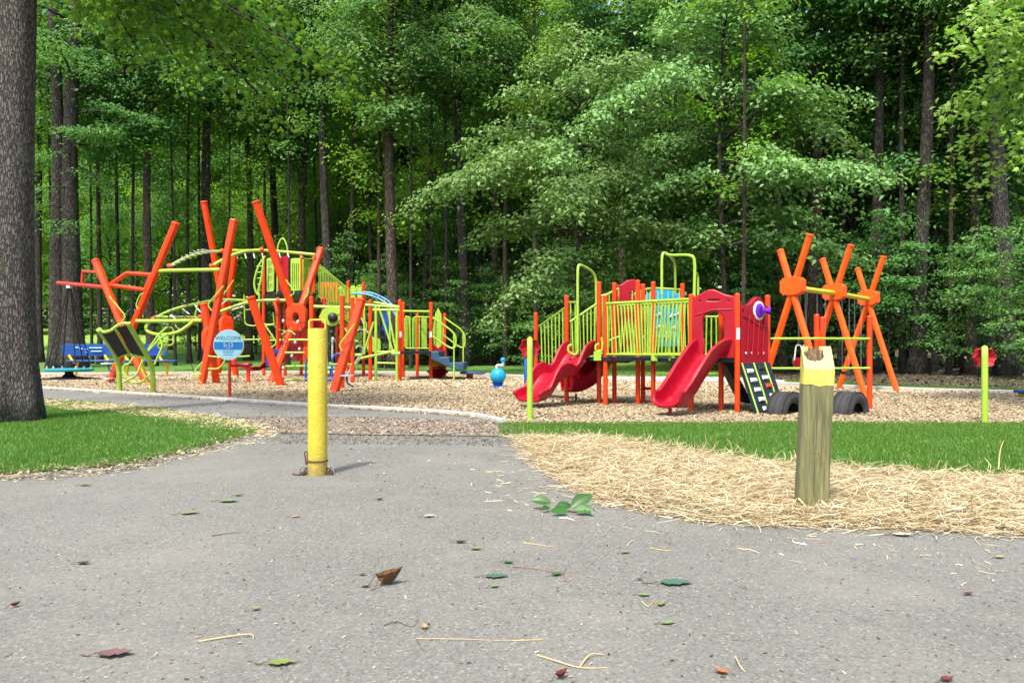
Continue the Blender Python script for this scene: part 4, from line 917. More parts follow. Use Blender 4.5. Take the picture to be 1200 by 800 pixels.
# ---- welcome sign
def sign():
    c = G(268.5, 466); Y = c.y; o = thing('welcome_sign', 'round pale blue WELCOME sign on a red post beside the path', 'sign', c)
    mb = MB(); mb.tube([V(c.x, Y + .03, -.06), V(c.x, Y + .03, P(0, 400, Y).z)], .035, 12); mb.build('sign_post', M['red_steel'], o)
    q = P(268.5, 404, Y); r = .335; q.y -= .03
    flat_panel('sign_rim', [circ(0, 0, r, 40)], .02, M['white'], o, q, (1, 0, 0), (0, 0, 1), .004)
    f = q + V(0, -.013, 0); R2 = r * .955
    b0, b1 = -.11, .065
    def seg(y0, y1):
        pts = []; a0 = math.asin(max(-1, y0 / R2)); a1 = math.asin(min(1, y1 / R2))
        for k in range(17): a = a0 + (a1 - a0) * k / 16; pts.append((R2 * math.cos(a), R2 * math.sin(a)))
        for k in range(17): a = a1 + (a0 - a1) * k / 16; pts.append((-R2 * math.cos(a), R2 * math.sin(a)))
        return pts
    flat_panel('sign_face', [seg(b1, R2)], .006, M['signblue'], o, f, (1, 0, 0), (0, 0, 1), .0005, False)
    flat_panel('sign_face', [seg(-R2, b0)], .006, M['signblue'], o, f, (1, 0, 0), (0, 0, 1), .0005, False)
    flat_panel('sign_band', [seg(b0, b1)], .006, M['signband'], o, f, (1, 0, 0), (0, 0, 1), .0005, False)
    g = f + V(0, -.006, 0)
    text_mesh('lettering', 'WELCOME', .118, .002, M['signteal'], o, g + V(0, 0, .145), (1, 0, 0), (0, 0, 1))
    text_mesh('lettering', '5-12', .125, .003, M['white'], o, g + V(0, -.002, -.005), (1, 0, 0), (0, 0, 1))
    for k, (w_, z, m_) in enumerate([(.13, -.068, 'white'), (.30, -.132, 'purple'), (.26, -.158, 'signteal'), (.20, -.182, 'signteal')]):
        mb = MB()
        for j in range(int(w_ / .018)): mb.box(g + V(-w_ / 2 + .009 + j * .018, 0, z + (.002 if j % 3 else -.001)), (.012 if j % 4 else .007, .002, .009 if j % 2 else .013))
        mb.build('print_line', M[m_], o, False)
    pts = [g + V(-.11 + .011 * i, -.001, -.222 + .014 * math.sin(i * 1.9) * (1 if i % 5 else 1.7)) for i in range(20)]
    MB().tube(pts, .003, 4).build('print_line', M['signdark'], o)
    for dz in (.30,): 
        mb = MB(); mb.lathe([(.010, 0), (.010, .006)], g + V(0, 0, dz), 8, (0, -1, 0)); mb.build('bolt', M['steel'], o)
sign()

# ---- blue ball spring toy
def ball():
    c = G(583.5, 453.5); Y = c.y; r = 9.4 / 900 * Y; z = P(0, 440.5, Y).z
    o = thing('ball_rocker', 'blue ball toy with a bent grey handle standing alone on the mulch', 'spring toy', c)
    mb = MB(); mb.lathe([(r * math.cos(a), r * math.sin(a)) for a in [R(-88 + 11 * i) for i in range(17)]], (c.x, Y, z), 28); mb.build('ball', M['sky'], o)
    mb = MB(); mb.lathe([(r * 1.006, -.008), (r * 1.012, 0), (r * 1.006, .008)], (c.x, Y, z - .02), 28); mb.build('seam', M['sky'], o)
    mb = MB(); mb.lathe([(.17, z - r * .82), (.14, z - r * .97), (.12, .04), (.30, .03), (.31, 0)], (c.x, Y, 0), 16); mb.build('foot', M['blue'], o)
    tube('handle', smooth_path([P(582, 431.5, Y), P(582.5, 428.5, Y), P(586, 428, Y), P(589, 428.5, Y), P(589.5, 425, Y), P(589.3, 422.5, Y)], 6), .042, o, 'grey', 10)
    mb = MB(); mb.lathe([(.05, -.06), (.075, -.02), (.07, .03), (.03, .065)], P(589.3, 421.5, Y), 14); mb.build('knob', M['sky'], o)
ball()

# ================================================================= the small (right) play structure
Rr = thing('small_play_structure', 'low red orange and lime play structure with slides and a slat bridge', 'play structure', G(760, 477))
def rpost(px, yt, yb, m='orange'): return post(px, yt, yb, Rr, .046, m)
for a in [(628, 366, 463), (664, 346, 472.5), (702, 330, 473), (720, 331, 472), (709.5, 345.5, 475.5), (747.5, 328, 474), (753.5, 332.5, 472), (765.5, 330, 475), (799.7, 332, 470.5),
          (810, 344.5, 482.5), (864, 343.5, 484.5), (845, 352, 481.5)]: rpost(*a)
post(899.5, 345.5, 481, Rr, .046, 'orange', 13.5)
A_ = P(710, 0, 14.65); B_ = P(810, 0, 13.3)
A = V(A_.x, 14.65, 0); B = V(P(810, 0, 13.28).x, 13.28, 0); C_ = V(P(864, 0, 12.95).x, 12.95, 0); D_ = V(P(899.5, 0, 13.5).x, 13.5, 0)
zd = .93
def xy(px, Y): return (P(px, 0, Y).x, Y)
deck([xy(676, 14.9), xy(710, 14.6), xy(766, 14.6), xy(766, 15.5), xy(747, 16.2), xy(700, 16.2), xy(676, 15.9)], zd, Rr, .07)
deck([(B.x, B.y), (C_.x, C_.y), (D_.x, D_.y), xy(893, 14.4), xy(868, 14.8), xy(822, 14.4)], zd + .005, Rr, .07)
deck([xy(762, 14.0), (B.x - .02, B.y + .02), xy(822, 14.6), xy(766, 15.4)], zd - .004, Rr, .07)
# bridge rail with fanned balusters
def at_z(px, Y, z): return V(P(px, 0, Y).x, Y, z)
zt = P(0, 353, 13.9).z; zb = P(0, 415.5, 13.9).z
def fanrail(a, b, n, fan, zt_=zt, zb_=zb):
    return railing(V(a.x, a.y, zt_), V(b.x, b.y, zt_), V(a.x, a.y, zb_), V(b.x, b.y, zb_), n, Rr, r=.0135, rr=.026, fan=fan)
fanrail(A, B, 24, .055)
A2 = A + V(.35, 1.0, 0); B2 = B + V(.35, 1.0, 0)
fanrail(A2, B2, 22, -.03, zt + .02, zb + .01)
mb = MB(); mb.box(V(P(766, 0, 13.9).x, 13.85, zb - .05), (.11, .05, .12)); mb.build('bracket', M['lime'], Rr)
mb = MB(); mb.box(V(P(784, 0, 13.9).x, 13.65, zb - .05), (.11, .05, .10)); mb.build('bracket', M['lime'], Rr)
# rear rising rails
for pts in [[(703, 347, 15.6), (711, 345, 15.6), (725, 338, 15.7)], [(743, 345, 15.6), (757, 339, 15.8), (768, 338, 16), (776, 338, 16)], [(776, 338, 16), (790, 339, 16), (799, 339.5, 16)]]:
    tube('handrail', smooth_path([P(*p) for p in pts], 4), .024, Rr)
for k, x in enumerate((706, 714, 721, 725, 741, 745, 750, 758, 762, 771, 776, 783, 789, 796)):
    tube('baluster', [P(x, 345 - min(k, 3) * 2 if x < 730 else 341, 15.8), P(x, 413, 15.8)], .014, Rr)
for x0, x1, y in ((714, 727, 399), (753, 759, 396)): tube('grab_bar', smooth_path([P(x0, y, 15.2), P((x0 + x1) / 2, y - 3, 15.2), P(x1, y - 5, 15.2)], 3), .02, Rr)
# red shaped seat panel and blue climbing panel at the back
q = P(734, 0, 16.0); q.z = P(0, 352, 16).z
flat_panel('red_head_panel', [[(-.20, -1.0), (-.20, .05), (-.24, .08), (-.24, .30), (-.1, .31), (.02, .40), (.15, .42), (.27, .34), (.33, .18), (.30, .0), (.18, -.12), (.16, -1.0)], circ(.14, .15, .085, 14, .045)], .09, M['red'], Rr, q, (1, 0, 0), (0, 0, 1), .02)
q = P(777, 0, 16.6); q.z = P(0, 405, 16.6).z; H = P(0, 337, 16.6).z - q.z
blue_out = [(-.38, 0), (-.38, H * .86), (-.2, H * .95), (0, H), (.2, H * .95), (.38, H * .86), (.38, 0)]
flat_panel('blue_climbing_panel', [blue_out], .05, M['sky'], Rr, q, (1, 0, 0), (0, 0, 1), .012)
rs = random.Random(4)
for k in range(16):
    u = -.26 + .13 * (k % 5) + rs.uniform(-.03, .03); v = H * (.16 + .19 * (k // 4)) + rs.uniform(-.04, .04); a = rs.uniform(.3, 1.3)
    s = V(math.cos(a), 0, math.sin(a)); p = q + V(u, -.035, v); tube('panel_grip', smooth_path([p - s * .06, p + V(.015, -.03, 0), p + s * .06], 3), .017, Rr, 'white', 6)
# green arches
tube('arch_loop', rounded([P(677, 415, 15.0), P(677, 311, 15.0), P(681, 310, 15.1), P(698.5, 320.5, 15.4), P(699, 355, 15.4), P(696, 415, 15.4)], .22, 5), .027, Rr)
tube('arch_loop', rounded([P(775.6, 345, 14.8), P(775.6, 296.5, 14.8), P(781, 296, 14.9), P(791, 307, 15.8), P(791.5, 345, 15.8)], .2, 5), .026, Rr)
tube('arch_loop', rounded([P(780, 297, 14.8), P(784, 299.3, 14.8), P(811, 298.5, 14.3), P(814.5, 306, 14.3), P(813.5, 345, 14.3), P(813, 420, 14.3)], .22, 5), .028, Rr)
tube('arch_loop', rounded([P(814, 318, 14.6), P(818, 322, 14.7), P(818, 420, 14.7)], .1, 5), .022, Rr)
# stair railings to the left
railing(P(632, 382, 16.6), P(662, 361, 15.6), P(634, 446, 16.6), P(662, 426, 15.6), 7, Rr, r=.014, rr=.022)
railing(P(668, 377, 15.0), P(699, 356, 15.2), P(670, 420, 15.0), P(699, 417, 15.2), 7, Rr, r=.014, rr=.022)
railing(P(666, 354, 15.7), P(677, 354, 15.2), P(667, 417, 15.7), P(677, 417, 15.2), 2, Rr, r=.016, rr=.02)
tube('stair_edge', [P(633, 448, 16.5), P(664, 424, 15.5)], .03, Rr, 'lime')
for k in range(5):
    c = P(636 + 6.2 * k, 446 - 5.6 * k, 16.9 - .2 * k); mb = MB(); mb.box(c + V(.05, .35, 0), (.26, .85, .05)); mb.build('stair_step', M['navy'], Rr, False)
tube('blue_rail', smooth_path([P(630, 440, 17.2), P(648, 425, 16.6), P(656, 418, 16.4), P(662, 417, 16.3)], 4), .03, Rr, 'blue')
# spiral handles beside the wavy slide
for (x, y, Y) in ((667, 410, 14.9), (699, 409, 14.7)):
    tube('slide_handle', smooth_path([P(x + 3, y - 6, Y), P(x - .5, y - 4.5, Y), P(x - 1, y + 1, Y), P(x + 3, y + 4.5, Y), P(x + 8, y + 5, Y), P(x + 11, y, Y)], 5), .021, Rr)
tube('slide_handle', smooth_path([P(699, 414, 14.6), P(702, 411, 14.6), P(705, 411, 14.6), P(706, 403, 14.6), P(705, 395, 14.6)], 5), .02, Rr)
mb = MB(); mb.box(P(700, 417, 14.6), (.14, .06, .17)); mb.build('bracket', M['lime'], Rr)
# wavy double slide
n = 30; path_ = []; lat = []; hh = []
s0 = P(683, 419, 15.05); s0.z = .97; s1 = P(619, 476, 14.0); s1.z = .10
for i in range(n + 1):
    t = i / n; p = s0.lerp(s1, t); z = .97 - .83 * (t ** .98)
    z += .060 * math.sin(t * 4 * math.pi + .5) * (1 if t < .95 else .4); z = max(z, .12)
    path_.append(V(p.x, p.y, z)); lat.append(V(-.76, .95, 0).cross(V(0, 0, 1)) if False else V(.66, -.75, 0)); hh.append((.20 + .05 * math.sin(t * 4 * math.pi + 1.1)) * (1 - .45 * max(0, t - .86) / .14))
sl_ = trough(path_, lat, .62, hh, .03); sl_.build('wavy_slide', M['red'], Rr)
# small centre ridge that divides the two lanes
mb = MB(); mb.tube([p + V(0, 0, .005) for p in path_[2:-2]], .02, 6); mb.build('slide_ridge', M['red'], Rr)
# curved slide behind
pth = smooth_path([V(P(716, 0, 16.0).x, 16.0, .92), V(P(705, 0, 15.9).x, 15.9, .68), V(P(692, 0, 15.8).x, 15.75, .42), V(P(676, 0, 15.6).x, 15.6, .27), V(P(664, 0, 15.4).x, 15.45, .26)], 6)
lat = [V(.35, -.94, 0)] * len(pth); trough(pth, lat, .55, [.30 - .004 * i for i in range(len(pth))], .03).build('curved_slide', M['red'], Rr)
tube('slide_leg', [P(675, 461, 15.6), V(P(675, 0, 15.6).x, 15.6, -.05)], .02, Rr, 'black')
# single slide from the tower
m0 = (B + C_) / 2; m0.z = .99; nrm = V(-.52, -.85, 0).normalized(); side = (C_ - B).normalized()
end = V(P(781, 0, 12.25).x, 12.25, .20)
pts = [m0 + V(0, 0, .0) - nrm * -.02, m0.lerp(end, .15) + V(0, 0, .06), m0.lerp(end, .40) + V(0, 0, -.02), m0.lerp(end, .65) + V(0, 0, -.12), m0.lerp(end, .85) + V(0, 0, -.12), end + V(0, 0, 0)]
pth = smooth_path(pts, 6); lat = []
d_ = (end - m0); d_.z = 0; d_.normalize(); sd = V(-d_.y, d_.x, 0)
if sd.x < 0: sd = -sd
for i in range(len(pth)): lat.append(side.lerp(sd, min(1, i / 8)))
hs = [.26 + .02 * math.sin(i / len(pth) * 3) - .07 * (i / len(pth)) ** 2 for i in range(len(pth))]
trough(pth, lat, [.44 + .06 * math.exp(-i / 3) for i in range(len(pth))], hs, .034).build('slide', M['red'], Rr)
lipc = pth[-1]; mb = MB(); rr_ = []
for k in range(13):
    a = math.pi * k / 12; rr_.append(lipc + sd * math.cos(a) * .25 + d_ * math.sin(a) * .05 + V(0, 0, .15 - .17 * math.sin(a) ** .6))
mb.tube(rr_, .035, 8); mb.build('slide_lip', M['red'], Rr)
tube('slide_leg', [V(P(784.5, 0, 12.6).x, 12.55, .2), V(P(784.5, 0, 12.6).x, 12.55, -.05)], .028, Rr, 'red_steel')
# red arch panel over the slide
W = (C_ - B).length; z0 = .95; Ht = P(0, 345, 13.1).z - z0
def wob(u): return Ht - .05 + .12 * math.exp(-((u - .45) / .24) ** 2)
outer = [(.06 * W, 0), (.27 * W, 0), (.27 * W, .30), (.24 * W, .33), (.24 * W, .62)] + [(W * (.5 - .26 * math.cos(a)), .62 + .17 * math.sin(a)) for a in [R(15 + 15 * k) for k in range(11)]] + [(.76 * W, .62), (.76 * W, .33), (.73 * W, .30), (.73 * W, 0), (.94 * W, 0), (.94 * W, Ht - .06)] + [(W * (.94 - .88 * k / 10), wob(.94 - .88 * k / 10)) for k in range(1, 10)] + [(.06 * W, Ht - .06)]
holes = [circ(.5 * W, Ht - .10, .14, 16, .032), [(.16 * W, Ht - .13), (.24 * W, Ht - .13), (.24 * W, Ht - .08), (.16 * W, Ht - .08)], [(.78 * W, Ht - .14), (.86 * W, Ht - .14), (.86 * W, Ht - .09), (.78 * W, Ht - .09)]]
flat_panel('arch_panel', [outer] + holes, .10, M['red'], Rr, V(B.x, B.y - .0, z0), C_ - B, (0, 0, 1), .022)
fn = (C_ - B).normalized().cross(V(0, 0, 1)).normalized()
if fn.y > 0: fn = -fn
for u in (.165, .80):
    c = V(B.x, B.y, z0) + (C_ - B) * u + V(0, 0, .34) + fn * .08
    mb = MB(); mb.box((0, 0, 0), (.13, .14, .05)); k = mb.build('panel_ledge', M['red'], Rr); k.location = c - world_loc(Rr); k.rotation_euler.z = math.atan2((C_ - B).y, (C_ - B).x); md = k.modifiers.new('b', 'BEVEL'); md.width = .015
# ridges pressed in the arch panel
tube('panel_ridge', smooth_path([V(B.x, B.y, z0) + (C_ - B) * u + V(0, 0, Ht - .26 - .09 * math.exp(-((u - .1) / .25) ** 2) + .0) + fn * .052 for u in (.1, .3, .5, .7, .9)], 5), .012, Rr, 'red')
# red side panel with eye and cone
W2 = (D_ - C_).length; E = (D_ - C_).normalized()
def wob2(u): return Ht - .10 + .17 * math.exp(-((u - .62) / .2) ** 2)
outer = [(.05, 0), (W2 - .05, 0), (W2 - .05, Ht - .08)] + [(W2 * (.9 - .8 * k / 10), wob2(.9 - .8 * k / 10)) for k in range(0, 11)] + [(.05, Ht - .08)]
fz = E.cross(V(0, 0, 1)).normalized(); 
if fz.y > 0: fz = -fz
sl2 = [[(W2 * (.27 + .17 * k), .17), (W2 * (.27 + .17 * k) + .022, .17), (W2 * (.34 + .17 * k) + .022, .78 - .05 * k), (W2 * (.34 + .17 * k), .78 - .05 * k)] for k in range(4)]
hs2 = [[(.08, Ht - .22), (.13, Ht - .22), (.13, Ht - .16), (.08, Ht - .16)]]
zq = V(C_.x, C_.y, z0 - .10)
flat_panel('side_panel', [outer] + sl2 + hs2, .09, M['red'], Rr, zq, E, (0, 0, 1), .006)
for k in range(4):
    a = zq + E * (W2 * (.22 + .17 * k)) + V(0, 0, .12) + fz * .055; tube('panel_groove', [a, zq + E * (W2 * (.30 + .17 * k)) + V(0, 0, .82) + fz * .055], .013, Rr, 'red')
    mb = MB(); mb.lathe([(.02, 0), (.02, .012)], zq + E * (W2 * (.2 + .19 * k)) + V(0, 0, .17) + fz * .045, 8, fz); mb.build('bolt_cap', M['white'], Rr)
tube('panel_ridge', smooth_path([zq + E * (W2 * u) + V(0, 0, z) + fz * .05 for u, z in ((.1, Ht - .27), (.35, Ht - .33), (.6, Ht - .42), (.93, Ht - .44))], 5), .012, Rr, 'red')
ec = zq + E * (W2 * .62) + V(0, 0, Ht - .17) + fz * .04
mb = MB(); mb.lathe([(.16, 0), (.165, .02), (.15, .03), (.13, .03)], ec - fz * .005, 24, fz); mb.build('eye_ring', M['white'], Rr)
mb = MB(); mb.lathe([(.125, .0), (.125, .035), (.08, .05)], ec, 20, fz); mb.build('eye', M['purple'], Rr)
mb = MB(); mb.lathe([(.08, 0), (.05, .03), (.035, .07), (.055, .11), (.075, .14), (.06, .14)], ec + fz * .03 + V(.03, 0, 0), 18, (fz + E * .9)); mb.build('talking_cone', M['purple'], Rr)
mb = MB(); mb.box(V(C_.x, C_.y - .052, P(0, 391, 12.95).z), (.055, .008, .19)); mb.build('safety_sticker', M['white'], Rr, False)
# railing seen through the arch
railing(P(820, 371, 14.5), P(842, 371, 14.3), P(818, 415, 14.5), P(843, 415, 14.3), 4, Rr, r=.015, rr=.02)
tube('rail_post', [P(858, 362, 13.2), P(858, 415, 13.2)], .018, Rr, 'lime')
# navy climbing wall leaning out below the side panel
t0 = V(C_.x, C_.y, .84); top_l = t0 + E * .02 + fz * .03; top_r = t0 + E * (W2 - .02) + fz * .03; dn = fz * .32; dn.z = -.84
mb = MB(); nn_ = E.cross(dn).normalized() * .03; qd = [top_l, top_r, top_r + dn, top_l + dn]
mb.ring_loft([[p - nn_ for p in qd], [p + nn_ for p in qd]]); wallp = mb.build('climbing_wall', M['navy'], Rr, False)
for u in (.02, .42, .80):
    a = top_l.lerp(top_r, u) - nn_ * (1 if nn_.y > 0 else -1) * 1.2; tube('wall_edge', [a, a + dn], .016, Rr, 'lime', 6)
for (u, v, m_) in [(.2, .16, 'white'), (.22, .34, 'white'), (.24, .53, 'white'), (.28, .72, 'white'), (.32, .9, 'white'), (.62, .10, 'black'), (.64, .30, 'white'), (.68, .46, 'orange'), (.7, .66, 'white'), (.74, .85, 'yellow')]:
    p = top_l.lerp(top_r, u) + dn * v - nn_ * (1 if nn_.y > 0 else -1) * 1.3
    k = MB(); a = E * .08; b = dn.normalized() * .036; c = -nn_.normalized() * (1 if nn_.y > 0 else -1) * .03
    k.ring_loft([[p - a - b, p + a - b, p + a + b, p - a + b], [p + c - a * .8 - b * .6, p + c + a * .8 - b * .6, p + c + a * .8 + b * .6, p + c - a * .8 + b * .6]]); k.build('hand_hold', M[m_], Rr)
# grey ramp behind the tower post, left of the wall
mb = MB(); a = V(P(850, 0, 13.3).x, 13.35, .86); b = V(P(870, 0, 13.9).x, 13.7, .12)
mb.ring_loft([[a, a + V(.12, .0, 0), a + V(.12, .5, 0), a + V(0, .5, 0)], [b, b + V(.12, 0, 0), b + V(.12, .5, 0), b + V(0, .5, 0)]]); mb.build('side_ladder', M['navy'], Rr, False)
mb = MB(); a = V(P(890, 0, 13.9).x, 13.9, .8); b = V(P(914, 0, 13.9).x, 13.8, .1)
mb.ring_loft([[a, a + V(.06, .0, 0), a + V(.06, .5, 0), a + V(0, .5, 0)], [b, b + V(.06, 0, 0), b + V(.06, .5, 0), b + V(0, .5, 0)]]); mb.build('side_ladder', M['bluegrey'], Rr, False)
# red cross bar low between the bridge posts, blue and red panels seen below the rear rail
tube('cross_bar', [P(753.5, 455, 15.3), P(766, 455, 15.0)], .03, Rr, 'red_steel')
mb = MB(); mb.box(P(728, 405, 16.4), (.5, .4, .2)); mb.build('step_block', M['bluegrey'], Rr)
q = P(728, 0, 16.2); q.z = P(0, 400, 16.2).z; flat_panel('red_fin', [[(0, 0), (.22, .18), (.22, 0)]], .04, M['red'], Rr, q, (1, 0, 0), (0, 0, 1), .005)
# turning bars to the right
for a in [(957, 368, 481), (964, 371, 478), (1019, 369.5, 480.5)]: rpost(*a)
for y in (396.5, 431.8):
    for (x0, Y0, x1, Y1) in ((899.5, 13.5, 957, 13.4), (957, 13.4, 1019, 13.62)): tube('turning_bar', [V(P(x0, 0, Y0).x, Y0, P(0, y, 13.3).z), V(P(x1, 0, Y1).x, Y1, P(0, y, 13.3).z)], .021, Rr, 'lime')

# ================================================================= swing frame
Sw = thing('swing_set', 'bright orange swing frame of three crossed leg pairs joined by a yellow beam', 'swing frame', V(7.5, 18, 0))
hubs = [V(5.98, 16.35, 0), V(7.56, 18.0, 0), V(9.38, 20.2, 0)]
bd = (hubs[2] - hubs[0]).normalized(); pl = V(.60, -.80, 0)
zh = CAM_H + 66 / 900 * 18
for h in hubs:
    c = V(h.x, h.y, zh)
    def member(ft, tp, h=h):   # foot and top offsets in the plane
        f = h + pl * ft; f.z = -.05; t = h + pl * tp[0]; t.z = tp[1]; hexbeam(t, f, .078, Sw, 'swing_orange', 'frame_leg')
    member(.76, (-.30, P(0, 303, 18).z)); member(-.86, (.40, P(0, 290, 18).z))
    w_, h_ = .49, .36
    o = [(-w_ / 2, -h_ * .30), (-w_ * .38, -h_ / 2 + .02), (0, -h_ / 2 - .01), (w_ * .38, -h_ / 2 + .02), (w_ / 2, -h_ * .30), (w_ / 2, h_ * .30), (w_ * .38, h_ / 2 - .02), (0, h_ / 2 + .01), (-w_ * .38, h_ / 2 - .02), (-w_ / 2, h_ * .30)]
    flat_panel('hub', [o], .19, M['swing_orange'], Sw, c, pl, (0, 0, 1), .02)
    for k in range(6):
        p = c + pl * (-.19 + .076 * k) + V(0, 0, .185 if k % 2 else -.185) - bd * .10; mb = MB(); mb.lathe([(.013, 0), (.013, .012)], p, 6, -bd); mb.build('bolt', M['orange'], Sw)
M['beam_yellow'] = paint('yellow_powder_coat', (.62, .50, .03))
for i in (0, 1): tube('top_beam', [V(hubs[i].x, hubs[i].y, zh - .03) + (bd * .05 if i == 0 else bd * .0), V(hubs[i + 1].x, hubs[i + 1].y, zh - .03)], .06, Sw, 'beam_yellow', 12)
def chain(p0, p1, parent, name='chain'):
    mb = MB(); L_ = (p1 - p0).length; n = int(L_ / .034); d = (p1 - p0).normalized(); a = d.cross(V(0, 1, .1)).normalized(); b = d.cross(a)
    for i in range(n):
        c = p0 + d * (i + .5) * L_ / n; s = a if i % 2 else b; q = [c + s * .009 + d * .012, c + s * .009 - d * .012, c - s * .009 - d * .012, c - s * .009 + d * .012]
        mb.tube(q, .0035, 4, closed=True)
    return mb.build(name, M['steel'], parent, False)
def swing(t, kind_, label):
    i = 0 if t < 1 else 1; base = hubs[i].lerp(hubs[i + 1], t - i); o = thing('swing', label, 'swing', V(base.x, base.y, .55), 'swings hanging in the orange frame')
    zt_ = zh - .1; w_ = .24
    if kind_ == 'bucket':
        zs = P(0, 427, base.y).z + .04
        prof = [(.10, -.16), (.16, -.12), (.19, 0), (.20, .10), (.18, .11), (.165, 0), (.13, -.09)]
        mb = MB(); mb.lathe(prof, (base.x, base.y, zs), 18); mb.build('bucket_seat', M['red'], o)
        for s in (-1, 1):
            c = V(base.x, base.y, zs) + bd * s * .19; tube('bucket_strap', smooth_path([c + pl * .1 + V(0, 0, .05), c + V(0, 0, .34) + pl * .06, c + V(0, 0, .38), c + V(0, 0, .34) - pl * .06, c - pl * .1 + V(0, 0, .05)], 4), .016, o, 'white')
            chain(c + V(0, 0, .36), V(base.x, base.y, zt_) + bd * s * .2, o)
            chain(c + V(0, 0, .36), V(base.x, base.y, zt_) + bd * s * .2 + pl * .05, o)
    else:
        zs = P(0, 436, base.y).z; a = V(base.x, base.y, zs)
        pts = [a + bd * (x * .24) + V(0, 0, .07 * x * x - .05) for x in (-1, -.6, -.2, .2, .6, 1)]
        mb = MB(); rings = [[p - pl * .07 - V(0, 0, .01), p + pl * .07 - V(0, 0, .01), p + pl * .07 + V(0, 0, .01), p - pl * .07 + V(0, 0, .01)] for p in pts]; mb.ring_loft(rings); mb.build('belt_seat', M['black'], o)
        for s in (-1, 1): chain(a + bd * s * .24 + V(0, 0, .02), V(base.x, base.y, zt_) + bd * s * .26, o)
swing(.20, 'bucket', 'red toddler bucket swing on chains at the left of the swing frame')
swing(.66, 'belt', 'black belt swing just left of the middle crossed legs')
swing(1.30, 'belt', 'black belt swing just right of the middle crossed legs')
swing(1.66, 'belt', 'black belt swing between middle and last crossed legs, farther right')

# ================================================================= half buried tyres
def tyre(px, py, label):
    Yt = 12.75; c = V(P(px, 0, Yt).x, Yt, .0); o = thing('tyre', label, 'tyre', c, 'half buried tyres in the mulch')
    ax = V(.66, -.75, 0).normalized(); u = V(.75, .66, 0).normalized(); w_ = .17; R1, R0 = .38, .20
    n = 48; mb = MB(); prof = [(-w_ * .8, R0), (-w_ * 1.02, R0 + .06), (-w_, R1 - .05), (-w_ * .86, R1 - .012), (-w_ * .62, R1), (-w_ * .58, R1 - .014), (-w_ * .5, R1 - .014), (-w_ * .46, R1 + .002), (-w_ * .15, R1 + .003), (-w_ * .1, R1 - .012), (w_ * .1, R1 - .012), (w_ * .15, R1 + .003), (w_ * .46, R1 + .002), (w_ * .5, R1 - .014), (w_ * .58, R1 - .014), (w_ * .62, R1), (w_ * .86, R1 - .012), (w_, R1 - .05), (w_ * 1.02, R0 + .06), (w_ * .8, R0), (w_ * .75, R0 + .02), (w_ * .8, R1 - .04), (-w_ * .8, R1 - .04), (-w_ * .75, R0 + .02)]
    rings = []
    for i in range(n + 1):
        a = R(-12 + 204 * i / n); rings.append([c + ax * x + (u * math.cos(a) + V(0, 0, 1) * math.sin(a)) * r for x, r in prof])
    mb.ring_loft(rings); mb.build('tread', M['tyre'], o)
    mb = MB()
    for i in range(52):
        a = R(2 + 176 * i / 51)
        for s in (-1, 1):
            d = u * math.cos(a) + V(0, 0, 1) * math.sin(a); t = -u * math.sin(a) + V(0, 0, 1) * math.cos(a); p = c + ax * s * w_ * .80 + d * (R1 - .004)
            mb.ring_loft([[p - t * .007 - ax * .02, p + t * .007 - ax * .02, p + t * .007 + ax * .02, p - t * .007 + ax * .02], [q + d * .012 for q in [p - t * .006 - ax * .018, p + t * .006 - ax * .018, p + t * .006 + ax * .018, p - t * .006 + ax * .018]]])
    tag(mb.build('tread_blocks', M['tyre'], o, False), kind='stuff')
M['tyre'] = paint('dusty_black_rubber', (.035, .034, .036), rough=.75, dirt=.9, bstr=.4)
tyre(921, 0, 'half buried black tyre left of the wooden post'); tyre(996, 0, 'half buried black tyre right of the wooden post')

# ================================================================= red flower posts
def flower(px, yb, label, yc, fy, blue=False):
    c = G(px, yb); Y = c.y; o = thing('flower_talk_tube', label, 'talk tube', c, 'lime posts with red flowers'); zt_ = P(0, yc, Y).z; dirv = V(c.x / Y, 1, 0).normalized()
    pts = [V(c.x, Y, -.06), V(c.x, Y, zt_ - .14)] + [V(c.x, Y, zt_ - .14) + dirv * .13 * (1 - math.cos(a)) + V(0, 0, .14 * math.sin(a)) for a in [R(15 * k) for k in range(1, 13)]]
    pts.append(pts[-1] - V(0, 0, .05)); tube('curved_pole', pts, .044, o, 'lime', 14)
    q = P(px, fy, Y + .17); n = 40; mb = MB(); rings = []
    for (rad, dy, am) in ((.03, .04, 0), (.10, .0, .02), (.145, -.03, .10), (.16, .03, .11), (.12, .09, .05), (.03, .1, 0)):
        rings.append([q + V(math.cos(2 * math.pi * j / n) * rad * (1 + am * math.cos(8 * 2 * math.pi * j / n)), dy, math.sin(2 * math.pi * j / n) * rad * (1 + am * math.cos(8 * 2 * math.pi * j / n))) for j in range(n)])
    mb.ring_loft(rings); mb.build('flower', M['red'], o)
    if blue:
        g = G(617, 457); k = thing('blue_post', 'short blue post seen behind the left flower post', 'post', g); mb = MB(); mb.lathe([(.07, -.05), (.07, P(0, 421, g.y).z - .03), (.05, P(0, 420.5, g.y).z)], g, 12); mb.build('pole', M['blue'], k); mb = MB(); mb.lathe([(.12, 0), (.12, .02), (.08, .03)], g, 12); mb.build('base_plate', M['blue'], k)
flower(621, 492.5, 'lime post with red flower left of the wavy red slide', 397.5, 407.5, True)
flower(1154, 497, 'lime post with red flower alone at the right edge of the mulch', 408, 419)

